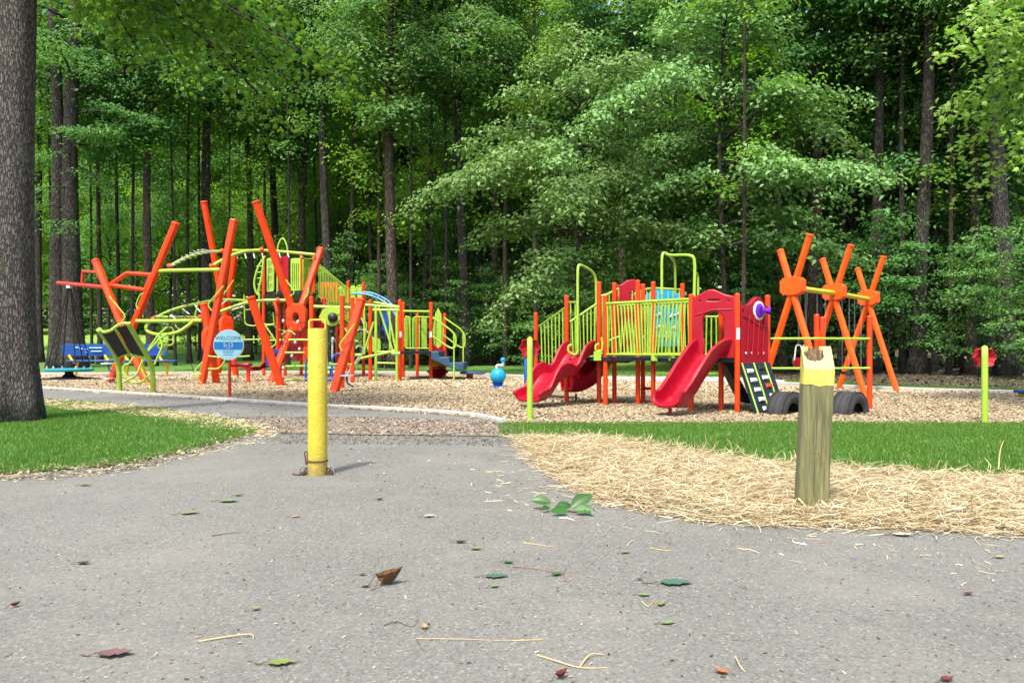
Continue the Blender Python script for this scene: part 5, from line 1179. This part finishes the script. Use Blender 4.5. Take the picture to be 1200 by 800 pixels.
# blue bench end at the right edge
c = G(1212, 470); c.y = 17.2; c.x = P(1214, 0, 17.2).x
o = thing('blue_table', 'blue topped yellow sided play table cut by the right edge', 'table', c)
mb = MB(); mb.box((c.x, c.y, P(0, 459, 17.2).z), (.72, .5, .06)); b_ = mb.build('table_top', M['blue'], o); md = b_.modifiers.new('b', 'BEVEL'); md.width = .015
mb = MB(); mb.box((c.x + .03, c.y, P(0, 462.3, 17.2).z), (.60, .42, .07)); mb.build('table_side', M['yellow'], o)
for s in (-1, 1): mb = MB(); mb.tube([V(c.x + s * .25, c.y, P(0, 462, 17.2).z), V(c.x + s * .25, c.y, -.05)], .03, 8); mb.build('leg', M['yellow'], o)

# ================================================================= yellow bollard
def bollard():
    c = G(372.3, 556); Y = c.y; o = thing('bollard', 'tall yellow painted steel pipe bollard standing in the asphalt', 'bollard', c)
    z1 = P(0, 385, Y).z; r = .083; mb = MB()
    mb.lathe([(r, -.06), (r * 1.01, .0), (r, .04), (r, z1 * .5), (r * 1.005, z1 - .01), (r * .97, z1), (r * .8, z1 + .002)], c, 40); b = mb.build('pipe', M['bollard'], o)
    zt_ = P(0, 374.5, Y).z; w_ = .071
    hp = rounded([c + V(-w_, 0, z1 - .02), c + V(-w_, 0, zt_), c + V(w_, 0, zt_), c + V(w_, 0, z1 - .02)], .022, 3); mb = MB(); rings = []
    for i, p in enumerate(hp):
        t = (hp[min(i + 1, len(hp) - 1)] - hp[max(i - 1, 0)]).normalized(); s = V(0, 1, 0); u = t.cross(s); rings.append([p - s * .02 - u * .007, p + s * .02 - u * .007, p + s * .02 + u * .007, p - s * .02 + u * .007])
    mb.ring_loft(rings); mb.build('handle', M['bollard'], o)
    # hasps, chain ring and padlocks at the foot
    mb = MB(); mb.lathe([(r + .002, .118), (r + .008, .12), (r + .008, .128), (r + .002, .13)], c, 32); mb.build('wire_band', M['rust'], o)
    for s in (-1, 1):
        p = c + V(s * (r + .018), -.02, .03); mb = MB(); mb.box(p, (.03, .012, .075)); mb.box(p + V(s * .02, 0, -.02), (.03, .03, .035)); mb.build('hasp', M['rust'], o)
        tube('shackle', smooth_path([p + V(-s * .01, 0, .0), p + V(s * .03, -.01, .055), p + V(s * .045, -.01, .0), p + V(s * .04, 0, -.02)], 4), .006, o, 'steel')
    tube('latch_wire', rounded([c + V(-r - .012, -.02, .09), c + V(-r - .028, -.02, .20), c + V(-r - .004, -.02, .21), c + V(-r - .004, -.02, .09)], .02), .005, o, 'rust', 6)
    tube('chain_end', smooth_path([c + V(-r - .02, -.03, .02), c + V(-r - .06, -.05, .008), c + V(-r - .12, -.02, .006), c + V(-r - .14, .03, .006)], 5), .007, o, 'rust', 6)
bollard()
# ================================================================= wooden post
def wooden():
    b0 = G(957, 599); Y = b0.y; o = thing('wooden_post', 'squat square timber post with rotten yellow painted top in the straw', 'post', b0)
    yaw = R(-13); lean = V(.045, 0, 0); w_ = .196; ax = V(math.cos(yaw), math.sin(yaw), 0); ay = V(-math.sin(yaw), math.cos(yaw), 0)
    zy = P(0, 451, Y).z; zf = P(0, 433, Y).z; zt_ = P(0, 406, Y + .2).z
    def corner(u, v, z): return V(b0.x, b0.y + .1, z) + ax * u * w_ / 2 + ay * v * w_ / 2 + lean * z
    rs = random.Random(2)
    def ringz(z, ss=1.0, zb=None):
        ch = .90; pts = [(-ch, -1), (-.5, -1), (0, -.985), (.5, -1), (ch, -1), (1, -ch), (1, 0), (1, ch), (ch, 1), (0, 1), (-ch, 1), (-1, ch), (-1, 0), (-1, -ch)]
        return [corner(u * ss, v * ss, z if zb is None or v < 0 else z + (zb - z) * (1 if v > 0 else .5)) + V(rs.uniform(-1, 1) * .0016, rs.uniform(-1, 1) * .0016, 0) for u, v in pts]
    mb = MB(); mb.ring_loft([ringz(z) for z in (-.06, .05, .12, .2, .3, .4, .5, .6, .7, zy)]); mb.build('timber', M['post_wood'], o)
    mb = MB(); mb.ring_loft([[p + V(0, 0, rs.uniform(-.016, .008)) for p in ringz(zy + .001, 1.012)], ringz(zy + .04, 1.012), ringz(zf - .01, 1.01), ringz(zf, .995)], caps=False)
    # sloping painted top face with a rotted hollow
    n = 18; a = [[None] * (n + 1) for _ in range(n + 1)]; vs = []; fs = []; fr = []
    for j in range(n + 1):
        for i in range(n + 1):
            u = -1 + 2 * i / n; v = -1 + 2 * j / n; q = corner(u * .985, v * .985, zf + (zt_ - zf) * (j / n) ** .9)
            e = ((u + .2) / .66) ** 2 + ((v - .38) / .72) ** 2; dpt = max(0, 1 - e) ** .5 * .09 * (.6 + .6 * rs.random()) if e < 1 else 0
            q.z -= dpt; vs.append(q)
    for j in range(n):
        for i in range(n):
            f = (j * (n + 1) + i, j * (n + 1) + i + 1, (j + 1) * (n + 1) + i + 1, (j + 1) * (n + 1) + i); u = -1 + 2 * (i + .5) / n; v = -1 + 2 * (j + .5) / n
            (fr if ((u + .2) / .66) ** 2 + ((v - .38) / .72) ** 2 < 1.02 + .25 * (rs.random() - .5) else fs).append(f)
    m3 = MB(); m3.add([v + V(0, 0, .001) for v in vs], fs); m3.build('bleached_top', M['post_cream'], o, False)
    bl = [corner(-.985, 1, zf), corner(.985, 1, zf), corner(.985, .985, zt_), corner(-.985, .985, zt_)]; m4 = MB(); m4.add([p - V(0, 0, .012) if p.z > zf + .05 else p for p in bl], [(0, 1, 2, 3)]); m4.build('rotten_back', M['rot'], o, False)
    for s in (-1, 1): mb.add([corner(s, -.985, zf - .001), corner(s, .985, zf - .001), corner(s, .985, zt_)], [(0, 1, 2)])
    mb.build('painted_top', M['post_yellow'], o)
    m2 = MB(); m2.add(vs, fr)
    for k in range(40):
        u = rs.uniform(-.6, .3); v = rs.uniform(-.2, .75); p = corner(u, v, zf + .02 + rs.uniform(-.05, .02)); m2.tube([p, p + V(rs.uniform(-.006, .006), rs.uniform(-.006, .006), rs.uniform(.008, .028))], .0035, 4)
    m2.build('rotten_core', M['rot'], o, False)
    mb = MB(); mb.add([corner(-.5, -.55, zf + .024), corner(.35, -.62, zf + .022), corner(.42, -.42, zf + .034), corner(-.05, -.36, zf + .038), corner(-.48, -.40, zf + .036)], [(0, 1, 2, 3, 4)]); mb.ring_loft([[corner(-.5, -.55, zf + .0), corner(.35, -.62, zf + .0), corner(.42, -.42, zf + .01), corner(-.48, -.40, zf + .012)], [corner(-.5, -.55, zf + .024), corner(.35, -.62, zf + .022), corner(.42, -.42, zf + .034), corner(-.48, -.40, zf + .036)]]); mb.build('pale_splinter', M['white'], o, False)
    for (u0, z0_, u1, z1_) in [(-1.0, .085, -.45, .03), (.5, .075, .95, .035)]:
        p = corner(u0, -1.1, z0_); q = corner(u1, -1.6, z1_); MB().tube([p, q], .007, 5).build('loose_splinter', M['straw'], o)
    # drying checks in the front face
    mb = MB()
    for u, za, zb_ in ((-.02, .02, .82), (.38, .25, .7), (-.45, .35, .8), (.62, .1, .45)):
        pts = [corner(u + rs.uniform(-.02, .02), -.992, za + (zb_ - za) * k / 7) for k in range(8)]; mb.tube(pts, [.0005] + [.0026] * 6 + [.0005], 4)
    mb.tube([corner(-.5, -.99, .39), corner(.0, -.99, .388), corner(.3, -.99, .392)], .002, 4)
    mb.build('drying_crack', M['rot'], o)
wooden()

# ================================================================= small stuff on the ground
def scatter(poly, n, seed):
    rs = np.random.RandomState(seed); pa = np.array([(p[0], p[1]) for p in poly]); x0, y0 = pa.min(0); x1, y1 = pa.max(0); X = []; Y = []; got = 0
    while got < n:
        x = rs.uniform(x0, x1, n * 2); y = rs.uniform(y0, y1, n * 2); k = inside(poly, x, y); X.append(x[k]); Y.append(y[k]); got += k.sum()
    return np.concatenate(X)[:n], np.concatenate(Y)[:n], rs
def stuff(name, me, label, cat):
    o = bpy.data.objects.new(name, me); COL.objects.link(o); return tag(o, label, cat, kind='stuff')
def fade(poly, x, y, rs, w_):          # ragged edge: drop points near the outline at random
    d = np.full(len(x), 9e9); pa = [np.array(p[:2], float) for p in poly]
    for i in range(len(pa)):
        a, b = pa[i - 1], pa[i]; ab = b - a; t = np.clip(((x - a[0]) * ab[0] + (y - a[1]) * ab[1]) / (ab @ ab + 1e-9), 0, 1)
        d = np.minimum(d, np.hypot(x - a[0] - ab[0] * t, y - a[1] - ab[1] * t))
    return d
def grow(poly, e):
    c = np.mean([p[:2] for p in poly], axis=0); out = []
    n = len(poly); area = sum(poly[i - 1][0] * poly[i][1] - poly[i][0] * poly[i - 1][1] for i in range(n)); sg = 1 if area > 0 else -1
    for i in range(n):
        a, b, c_ = (np.array(poly[k % n][:2], float) for k in (i - 1, i, i + 1)); t = unit((c_ - a)[None])[0]; out.append(tuple(b + sg * np.array([t[1], -t[0]]) * e))
    return out
def blades(name, poly, n, seed, h, label, z=.012, wid=.007, mat='blade', lean=.5, patch=True):
    x, y, rs = scatter(grow(poly, .06), n, seed)
    if patch:
        f = np.sin(x * 2.1 + np.sin(y * 1.7)) * np.sin(y * 2.6 + x * .7); k = rs.rand(len(x)) < .68 + .42 * f; x, y = x[k], y[k]
        hh = h * (.55 + .8 * rs.rand(len(x))) * (1 + .25 * np.sin(x * 1.3 + 2) * np.sin(y * 1.9))
    else: hh = h * (.5 + .9 * rs.rand(len(x)))
    N = len(x); a = rs.rand(N) * 6.283; s = np.stack([np.cos(a), np.sin(a), 0 * a], 1); l = rs.rand(N) * 6.283
    ln = np.stack([np.cos(l), np.sin(l), 0 * l], 1) * (lean * rs.rand(N) * hh)[:, None]
    b = np.stack([x, y, np.full(N, z)], 1); up = np.zeros((N, 3)); up[:, 2] = hh; w_ = wid * (.7 + .6 * rs.rand(N))[:, None]
    co = np.stack([b - s * w_ * .5, b + s * w_ * .5, b + up * .55 + ln * .35 + s * w_ * .4, b + up * .55 + ln * .35 - s * w_ * .4, b + up * .92 + ln * 1.1], 1)
    i1 = [(0, 1, 2), (0, 2, 3), (3, 2, 4)]
    return stuff(name, np_mesh(name, co, i1, 5, M[mat]), label, 'grass')
near_l = [p for p in lawn_l]
near_l = g2((38, 468), (150, 476), (245, 489), (295, 500), (300, 505), (280, 513), (210, 531), (150, 544), (60, 552), (0, 556), (-90, 559), (-110, 466))
blades('grass', near_l, 150000, 1, .042, 'green grass on the left between path and road')
near_r = g2((587, 499), (640, 497), (900, 496.5), (1150, 496.5), (1300, 496.5), (1300, 562), (1200, 561), (1062, 556), (981, 550), (900, 545), (800, 531), (767, 524), (700, 515), (640, 513), (592, 511))
blades('grass', near_r, 140000, 2, .040, 'dense green grass strip before the mulch on the right')
blades('grass', [(-16, 36.3), (-9, 37.6), (-3, 35.4), (0, 31), (2, 29.6), (8.8, 28.2), (8.8, 31), (2, 34), (-9, 41), (-16, 41)], 26000, 3, .09, 'grass behind the far kerb', .0, .02, patch=False)
blades('grass', [(8.6, 24.2), (10.4, 20.5), (12.7, 18.8), (15, 17.8), (15, 18.6), (12.9, 19.7), (10.8, 21.4), (9, 25)], 14000, 4, .10, 'ragged grass along the kerb at the right', .0, .015, patch=False)
# straw: short bent strands lying over one another
def straw(name, poly, n, seed, label, z0=.004, zs=.045, lmin=.06, lmax=.28, wd=.0042, mat='straw', tilt=.16, edge=.25, keep=None):
    x, y, rs = scatter(grow(poly, edge * .35), n, seed); d = fade(poly, x, y, rs, edge); ins = inside(poly, x, y)
    k = (rs.rand(len(x)) < np.clip(.25 + d / edge, 0, 1)) | False; k &= ins | (rs.rand(len(x)) < .45)
    if keep is not None: k &= keep(x, y, rs)
    x, y = x[k], y[k]; d = d[k]
    N = len(x); a = rs.vonmises(.35, .5, N); L_ = lmin + (lmax - lmin) * rs.rand(N) ** 1.8; th = rs.randn(N) * tilt
    dx = np.stack([np.cos(a) * np.cos(th), np.sin(a) * np.cos(th), np.abs(np.sin(th))], 1); sd_ = np.stack([-np.sin(a), np.cos(a), rs.randn(N) * .5], 1); sd_ = unit(sd_) * (wd * (.6 + .8 * rs.rand(N)))[:, None] * .5
    bend = np.stack([-np.sin(a), np.cos(a), 0 * a], 1) * (rs.randn(N) * .10 * L_)[:, None]
    b = np.stack([x, y, z0 + zs * rs.rand(N) * np.clip(d / .3, .15, 1)], 1); L3 = L_[:, None]
    m_ = b + dx * L3 * .5 + bend; t = b + dx * L3; t[:, 2] -= L_ * .12 * rs.rand(N); t[:, 2] = np.maximum(t[:, 2], z0)
    co = np.stack([b - sd_, b + sd_, m_ + sd_, m_ - sd_, t + sd_ * .7, t - sd_ * .7], 1)
    return stuff(name, np_mesh(name, co, [(0, 1, 2, 3), (3, 2, 4, 5)], 6, M[mat]), label, 'straw')
straw_n = g2((600, 511), (700, 512.5), (767, 521), (800, 528), (900, 543), (981, 548), (1062, 554), (1200, 559), (1300, 562), (1300, 634), (1200, 629), (1062, 622), (900, 616), (830, 612), (767, 602), (700, 590), (662, 565), (630, 545), (612, 525))
straw('straw', straw_n, 78000, 5, 'pale straw spread between the road and the green grass strip')
straw('straw', g2((590, 509), (760, 518), (980, 546), (1250, 559), (1250, 566), (980, 554), (760, 529), (620, 516)), 1500, 6, 'stray straw stalks standing out of the grass edge', .01, .05, .06, .18, tilt=.7)
straw('straw', g2((38, 467), (150, 475), (245, 487), (300, 497), (325, 506), (300, 512), (245, 504), (150, 489), (60, 479), (-60, 474)), 15000, 7, 'dry straw fringe of the left grass along the path', .012, .03, .05, .16, wd=.006)
straw('straw', g2((310, 505), (290, 516), (215, 534), (150, 548), (60, 556), (-60, 560), (-60, 566), (60, 562), (150, 554), (220, 540), (300, 520), (330, 508)), 1800, 8, 'dry stalks along the edge of the left grass', .006, .012, .03, .10, wd=.004)
# wood chips over the mulch
def chips(name, poly, n, seed, label, size, z0, mat='chip', edge=.1, zs=.02, asp=(.25, .6)):
    x, y, rs = scatter(poly, n, seed); N = len(x); a = rs.rand(N) * 6.283; th = rs.randn(N) * .28; th2 = rs.randn(N) * .22
    L_ = size * (.5 + rs.rand(N) ** 2 * 1.3); W_ = L_ * rs.uniform(asp[0], asp[1], N)
    u = np.stack([np.cos(a) * np.cos(th), np.sin(a) * np.cos(th), np.sin(th)], 1); v = unit(np.stack([-np.sin(a), np.cos(a), np.sin(th2)], 1)); c = np.stack([x, y, z0 + zs * rs.rand(N)], 1)
    u *= L_[:, None] * .5; v *= W_[:, None] * .5; nn = unit(np.cross(u, v)); k = (L_ * .08)[:, None]
    co = np.stack([c - u - v * .7, c + u * .8 - v, c + u + v * .6, c - u * .9 + v, c + nn * k], 1)
    return stuff(name, np_mesh(name, co, [(0, 1, 4), (1, 2, 4), (2, 3, 4), (3, 0, 4)], 5, M[mat]), label, 'wood chips' if mat == 'chip' else 'litter')
mz = g2((38, 456), (140, 462), (364, 477), (517, 485.5), (590, 496), (640, 497.5), (900, 497), (1150, 497), (1280, 497), (1280, 462), (860, 458), (370, 450), (38, 446))
mz2 = g2((560, 489), (640, 497.5), (1280, 497.5), (1280, 476), (700, 474), (364, 466), (364, 477))
chips('wood_chips', mz, 120000, 9, 'loose wood chips over the playground', .048, .008)
chips('wood_chips', g2((-60, 451), (38, 447), (370, 451), (860, 459), (1280, 463), (1280, 461), (1050, 458), (860, 450), (650, 444.5), (370, 437.5), (38, 440), (-60, 440)), 60000, 19, 'loose wood chips over the far part of the playground', .075, .008)
chips('wood_chips', mz2, 60000, 10, 'loose wood chips along the near edge of the playground', .038, .012)
chips('gravel_litter', debris_p, 7000, 12, 'gritty chips and dead leaves lying across the path', .032, .013, 'duff')
chips('gravel_litter', g2((262, 488), (420, 488), (600, 497), (630, 530), (560, 522), (440, 521), (330, 520), (285, 510)), 8000, 18, 'thin scatter of grit round the strip across the path', .022, .006, 'dark_litter', zs=.006)
chips('gravel_litter', g2((200, 505), (640, 508), (700, 560), (640, 600), (400, 570), (300, 530)), 900, 13, 'stray crumbs of bark on the asphalt by the straw', .022, .004, 'duff', zs=.002)
chips('gravel_litter', g2((-50, 560), (620, 560), (760, 612), (1250, 640), (1400, 900), (-200, 900)), 4600, 14, 'fine grit and crumbs on the road', .011, .003, 'duff', zs=.002)
chips('gravel_litter', g2((-60, 552), (0, 550), (150, 538), (210, 525), (270, 508), (300, 512), (215, 538), (150, 552), (60, 562), (-60, 566)), 2500, 20, 'crumbs and soil along the rim of the left grass', .03, .014, 'duff')
chips('gravel_litter', g2((60, 470), (245, 487), (600, 499), (590, 495), (364, 479), (140, 464)), 700, 15, 'crumbs on the path', .03, .010, 'duff', zs=.002)
straw('straw', g2((560, 520), (640, 560), (700, 596), (830, 618), (1200, 640), (1250, 700), (700, 640), (560, 600)), 260, 16, 'single straw stalks blown onto the road', .004, .004, .03, .14, tilt=.03)
# ferns and dead leaves under the trees
chips('leaf_litter', [(8, 27), (13, 20.5), (18, 18), (24, 30), (4, 46), (4, 32)], 14000, 17, 'dead leaves under the trees on the right', .10, -.01, 'dark_litter')

# --- loose leaves, twigs and stalks one can point to
def leafthing(px, py, L_, label, col, ang, curl=.25, stem=True, wd=.5, kind_='leaf', lift=.0):
    key = 'lf%s' % (col,)
    if key not in M: M[key] = paint('fallen_leaf_' + str(len(M)), col, rough=.6, var=.35, dirt=.5, bscale=60)
    c = G(px, py); o = thing('fallen_leaf', label, 'leaf', c); n = 9; curl = curl * (.55 if curl < .6 else 1); vs = []; fs = []
    d = V(math.cos(ang), math.sin(ang), 0); s = V(-d.y, d.x, 0)
    for i in range(n + 1):
        t = i / n; w_ = L_ * wd * math.sin(math.pi * t ** .8) * .5 * (1 + .28 * math.cos(i * 2.6 + px)) + .0005; z = .006 + lift + curl * L_ * (2 * t - .9) ** 2 * .6
        for j in (-1, -.5, 0, .5, 1): vs.append(c + d * L_ * (t - .5) + s * w_ * j * (1 - .35 * curl) + V(0, 0, z + curl * L_ * .55 * j * j * math.sin(math.pi * t)))
    for i in range(n):
        for j in range(4): fs.append((i * 5 + j, i * 5 + j + 1, i * 5 + j + 6, i * 5 + j + 5))
    mb = MB(); mb.add(vs, fs); mb.build('blade', M[key], o)
    if stem: tube('stem', [c - d * L_ * .5 + V(0, 0, .008 + lift + curl * L_ * .4), c - d * L_ * .75 + V(0, 0, .004), c - d * L_ * .95 + s * L_ * .08 + V(0, 0, .004)], L_ * .014 + .0006, o, 'rot', 5)
    return o
GN = (.04, .11, .02); GP = (.14, .20, .08); BR = (.12, .06, .02); TN = (.34, .22, .10); RD = (.11, .02, .015); YG = (.14, .19, .05); PW = (.45, .42, .30); GM = (.05, .12, .075); DK = (.05, .03, .022)
for a in [(456, 685, .115, 'curled olive brown leaf standing on its edge in mid road', BR, .4, .8), (451, 684, .10, 'pale half of a folded leaf beside the curled brown leaf', TN, 1.2, .7), (135, 768, .11, 'dull maroon leaf flat on the road at the lower left', (.13, .07, .065), .1, .25), (18, 711, .035, 'small red brown curled leaf at the far left of the road', RD, .7, .6),
          (330, 778, .085, 'yellow green leaf near the bottom edge left of centre', YG, .1, .2), (100, 569, .085, 'small bright green leaf near the left grass', GN, .05, .1), (223, 602, .11, 'pale green leaf left of the yellow bollard shadow', GP, .3, .2), (268, 588, .13, 'grey green leaf pair lying before the left grass', GP, -.1, .2), (280, 581, .06, 'small yellow green leaf tip near the left grass', YG, .8, .5),
          (497, 736, .04, 'small tan triangular leaf in the middle of the road', TN, 1.8, .5), (582, 676, .10, 'blue green round leaf left of centre on the road', GM, .1, .12), (580, 688, .045, 'small green leaf below the blue green leaf', YG, .5, .3), (425, 674, .035, 'tiny green leaf left of the curled brown leaf', GN, 0, .3), (792, 684, .14, 'long blue green leaf right of centre on the road', GM, .0, .15),
          (733, 648, .05, 'small pale green leaf above the long blue green leaf', GP, .4, .3), (596, 660, .055, 'leaf at the tip of the long fallen twig', GN, -.4, .3), (653, 674, .06, 'green leaf at the end of the fallen red twig', GN, .5, .4), (775, 709, .05, 'yellow green leaf right of the small forked straw', YG, .9, .4), (755, 698, .05, 'flat green leaf above the forked straw', GP, -.1, .2),
          (782, 731, .05, 'little green leaf below the yellow green leaf', GP, .1, .2), (1172, 654, .05, 'tan leaf near the straw at the right', TN, .2, .4), (845, 789, .045, 'orange brown seed leaf at the bottom right of centre', (.30, .10, .03), 2.8, .5), (658, 795, .045, 'dark red curled leaf at the bottom centre', RD, .6, .7), (1110, 798, .045, 'dark red leaf at the bottom right edge', RD, .3, .5),
          (98, 661, .06, 'black dry leaf on the left of the road', DK, .1, .3), (503, 606, .07, 'whitish curled leaf right of the yellow bollard foot', PW, .2, .4), (445, 586, .05, 'dark dry leaf right behind the curled whitish leaf', DK, .1, .5), (346, 606, .055, 'pale brown leaf below the yellow bollard', TN, .1, .2), (540, 636, .06, 'dark thin leaf in the middle of the road', DK, -.1, .3),
          (700, 576, .14, 'small green leaf on the edge of the straw', GN, .4, .3), (1058, 628, .10, 'pale grey leaf at the lower rim of the straw', PW, -.2, .3), (1155, 596, .16, 'orange brown dead leaf lying on the straw', (.30, .09, .02), .1, .3), (845, 571, .06, 'green leaf bits in the middle of the straw', GN, .4, .3), (22, 549, .16, 'pale green leaf at the rim of the left grass', GP, .2, .3), (10, 546, .12, 'brown dead leaf at the rim of the left grass', BR, .9, .5),
          (430, 688, .03, 'tiny dark leaf beside the curled brown leaf', DK, .2, .3), (300, 715, .04, 'grey green narrow leaf left of the middle of the road', GP, .5, .5), (750, 475 + 205, .03, 'tiny dark seed leaf near the long blue green leaf', DK, .2, .4), (1135, 697, .04, 'small red brown leaf on the right part of the road', RD, .3, .4), (558, 644, .06, 'green leaf with narrow shape in mid road', YG, -.1, .3)]:
    px, py, L_, lab, col, ang, curl = a; leafthing(px, py, L_ * 1.15, lab, col, ang, curl, True, .55 if curl < .5 else .6)
def twig(pts, r, label, cat='twig', col='rot', name='twig'):
    pp = smooth_path([G(x, y) + V(0, 0, z) for x, y, z in pts], 4); o = MB().tube(pp, [r * (1 - .6 * i / (len(pp) - 1)) for i in range(len(pp))], 6).build(name, M[col]); recentre(o); return tag(o, label, cat)
M['stalk'] = paint('dry_stalk', (.52, .38, .18), rough=.7)
M['redtwig'] = paint('red_brown_twig', (.26, .13, .07), rough=.7)
twig([(233, 752, .003), (262, 748, .006), (293, 746, .012), (297, 750, .004)], .0034, 'tan stalk with a hooked end at the lower left', 'stalk', 'stalk', 'dry_stalk')
twig([(488, 749, .004), (540, 750, .006), (590, 751, .004), (638, 750, .006)], .0015, 'very long thin straw lying across the middle of the road', 'stalk', 'stalk', 'dry_stalk')
twig([(450, 733, .003), (465, 730, .008), (485, 734, .003), (490, 718, .03)], .0022, 'bent dark twig left of the small tan leaf')
twig([(488, 750, .003), (497, 764, .003)], .0018, 'short dark twig under the long straw')
twig([(600, 664, .004), (625, 667, .008), (650, 671, .010), (678, 671, .004)], .0028, 'red brown twig right of the round blue green leaf', 'twig', 'redtwig')
twig([(663, 664, .003), (661, 681, .006), (672, 679, .004)], .0022, 'short side twig at the end of the red brown twig', 'twig', 'redtwig')
twig([(630, 768, .003), (655, 777, .006), (680, 783, .004), (712, 783, .003)], .0034, 'curved pale stalk at the lower middle', 'stalk', 'stalk', 'dry_stalk')
twig([(680, 781, .003), (692, 770, .012), (708, 768, .004)], .0036, 'hooked straw crossing the curved pale stalk', 'stalk', 'stalk', 'dry_stalk')
twig([(752, 705, .003), (760, 711, .004), (768, 703, .006)], .0026, 'forked bit of straw between two green leaves', 'stalk', 'stalk', 'dry_stalk')
twig([(858, 750, .003), (872, 751, .006), (884, 752, .003)], .0016, 'short black twig below the long blue green leaf')
twig([(1037, 715, .003), (1052, 716, .003)], .0016, 'short black twig on the right of the road')
twig([(862, 773, .012), (866, 784, .02), (873, 788, .003)], .003, 'thin stalk standing by the orange brown seed leaf', 'stalk', 'stalk', 'dry_stalk')
twig([(248, 628, .003), (265, 626, .006), (282, 624, .003)], .003, 'straight black twig left of the yellow bollard foot')
twig([(600, 751, .003), (636, 750, .003)], .0022, 'pale stalk end in the middle of the road', 'stalk', 'stalk', 'dry_stalk')
twig([(613, 636, .003), (632, 639, .004), (650, 641, .003)], .003, 'pale stalk below the green twig', 'stalk', 'stalk', 'dry_stalk')
twig([(762, 642, .003), (775, 645, .004), (787, 645, .003)], .0032, 'thick tan stalk end right of the green twig', 'stalk', 'stalk', 'dry_stalk')
twig([(1170, 556, .05), (1172, 546, .14), (1176, 540, .2)], .006, 'pale dry weed stem standing at the edge of the grass', 'stem', 'stalk', 'weed_stalk')
for (x, y, lab) in [(1063, 590, 'small green seedling on a thin red stem in the straw'), (1138, 596, 'small green seedling right of the middle of the straw')]:
    b_ = G(x, y + 14); o = thing('seedling', lab, 'plant', b_); tube('stem', [b_, b_ + V(.005, 0, .08), b_ + V(0, 0, .16)], .003, o, 'redtwig', 5)
    for k in range(4):
        a = k * 1.7; p = b_ + V(0, 0, .15 - .03 * k); d = V(math.cos(a), math.sin(a), .2) * .04; mb = MB(); mb.add([p, p + d * .5 + V(-d.y, d.x, 0) * .35, p + d, p + d * .5 - V(-d.y, d.x, 0) * .35], [(0, 1, 2), (0, 2, 3)]); mb.build('leaf', M['blade'], o, False)
# fresh green sprig lying on the road
def sprig():
    c = G(655, 600); o = thing('green_sprig', 'fresh green sprig with six glossy leaves fallen by the straw', 'sprig', c)
    M['glossleaf'] = paint('glossy_green_leaf', (.022, .085, .010), rough=.36, var=.3, dirt=.1, bscale=50)
    tube('stem', smooth_path([G(640, 598) + V(0, 0, .02), G(655, 600) + V(0, 0, .02), G(672, 601) + V(0, 0, .015), G(690, 604) + V(0, 0, .01)], 4), .003, o, 'redtwig', 6)
    for (x, y, dx, dy, dz, L_, z) in [(646, 597, -.97, .1, .12, .15, .045), (644, 599, -.6, -.6, -.1, .08, .03), (650, 600, .9, .2, .05, .13, .03), (666, 603, -.9, -.3, .02, .13, .025), (668, 601, .86, .35, .42, .19, .03), (672, 603, .9, -.2, .02, .12, .03), (684, 602, .35, -.5, -.35, .11, .06)]:
        p = G(x, y) + V(0, 0, z); d = V(dx, dy, dz).normalized(); s = d.cross(V(0, -.75, .66)).normalized(); vs = []; fs = []; n = 8
        for i in range(n + 1):
            t = i / n; w_ = L_ * .25 * math.sin(math.pi * t ** .85) + .0005
            for j in (-1, -.5, 0, .5, 1): vs.append(p + d * L_ * t + s * w_ * j + V(0, -.15, .2) * abs(j) * w_ + V(0, 0, .05 * L_ * math.sin(math.pi * t)))
        for v in vs: v.z = max(v.z, .006)
        for i in range(n):
            for j in range(4): fs.append((i * 5 + j, i * 5 + j + 1, i * 5 + j + 6, i * 5 + j + 5))
        mb = MB(); mb.add(vs, fs); mb.build('leaf', M['glossleaf'], o)
sprig()
# fallen logs lying under the trees on the right
for (x0, x1, y, Y, r, lab) in [(1040, 1072, 426.5, 36, .10, 'fallen log in the shade behind the swing frame'), (1100, 1145, 429, 34, .09, 'fallen pale log in the shade left of the right flower post')]:
    a = P(x0, y, Y); b = P(x1, y + 1, Y + 1); a.z = gz(a.x, a.y) + .1; b.z = gz(b.x, b.y) + .12
    o = MB().tube(smooth_path([a, (a + b) / 2 + V(0, 0, .04), b], 4), [r] * 9, 9).build('fallen_log', M['bark_pale']); tag(recentre(o), lab, 'log')
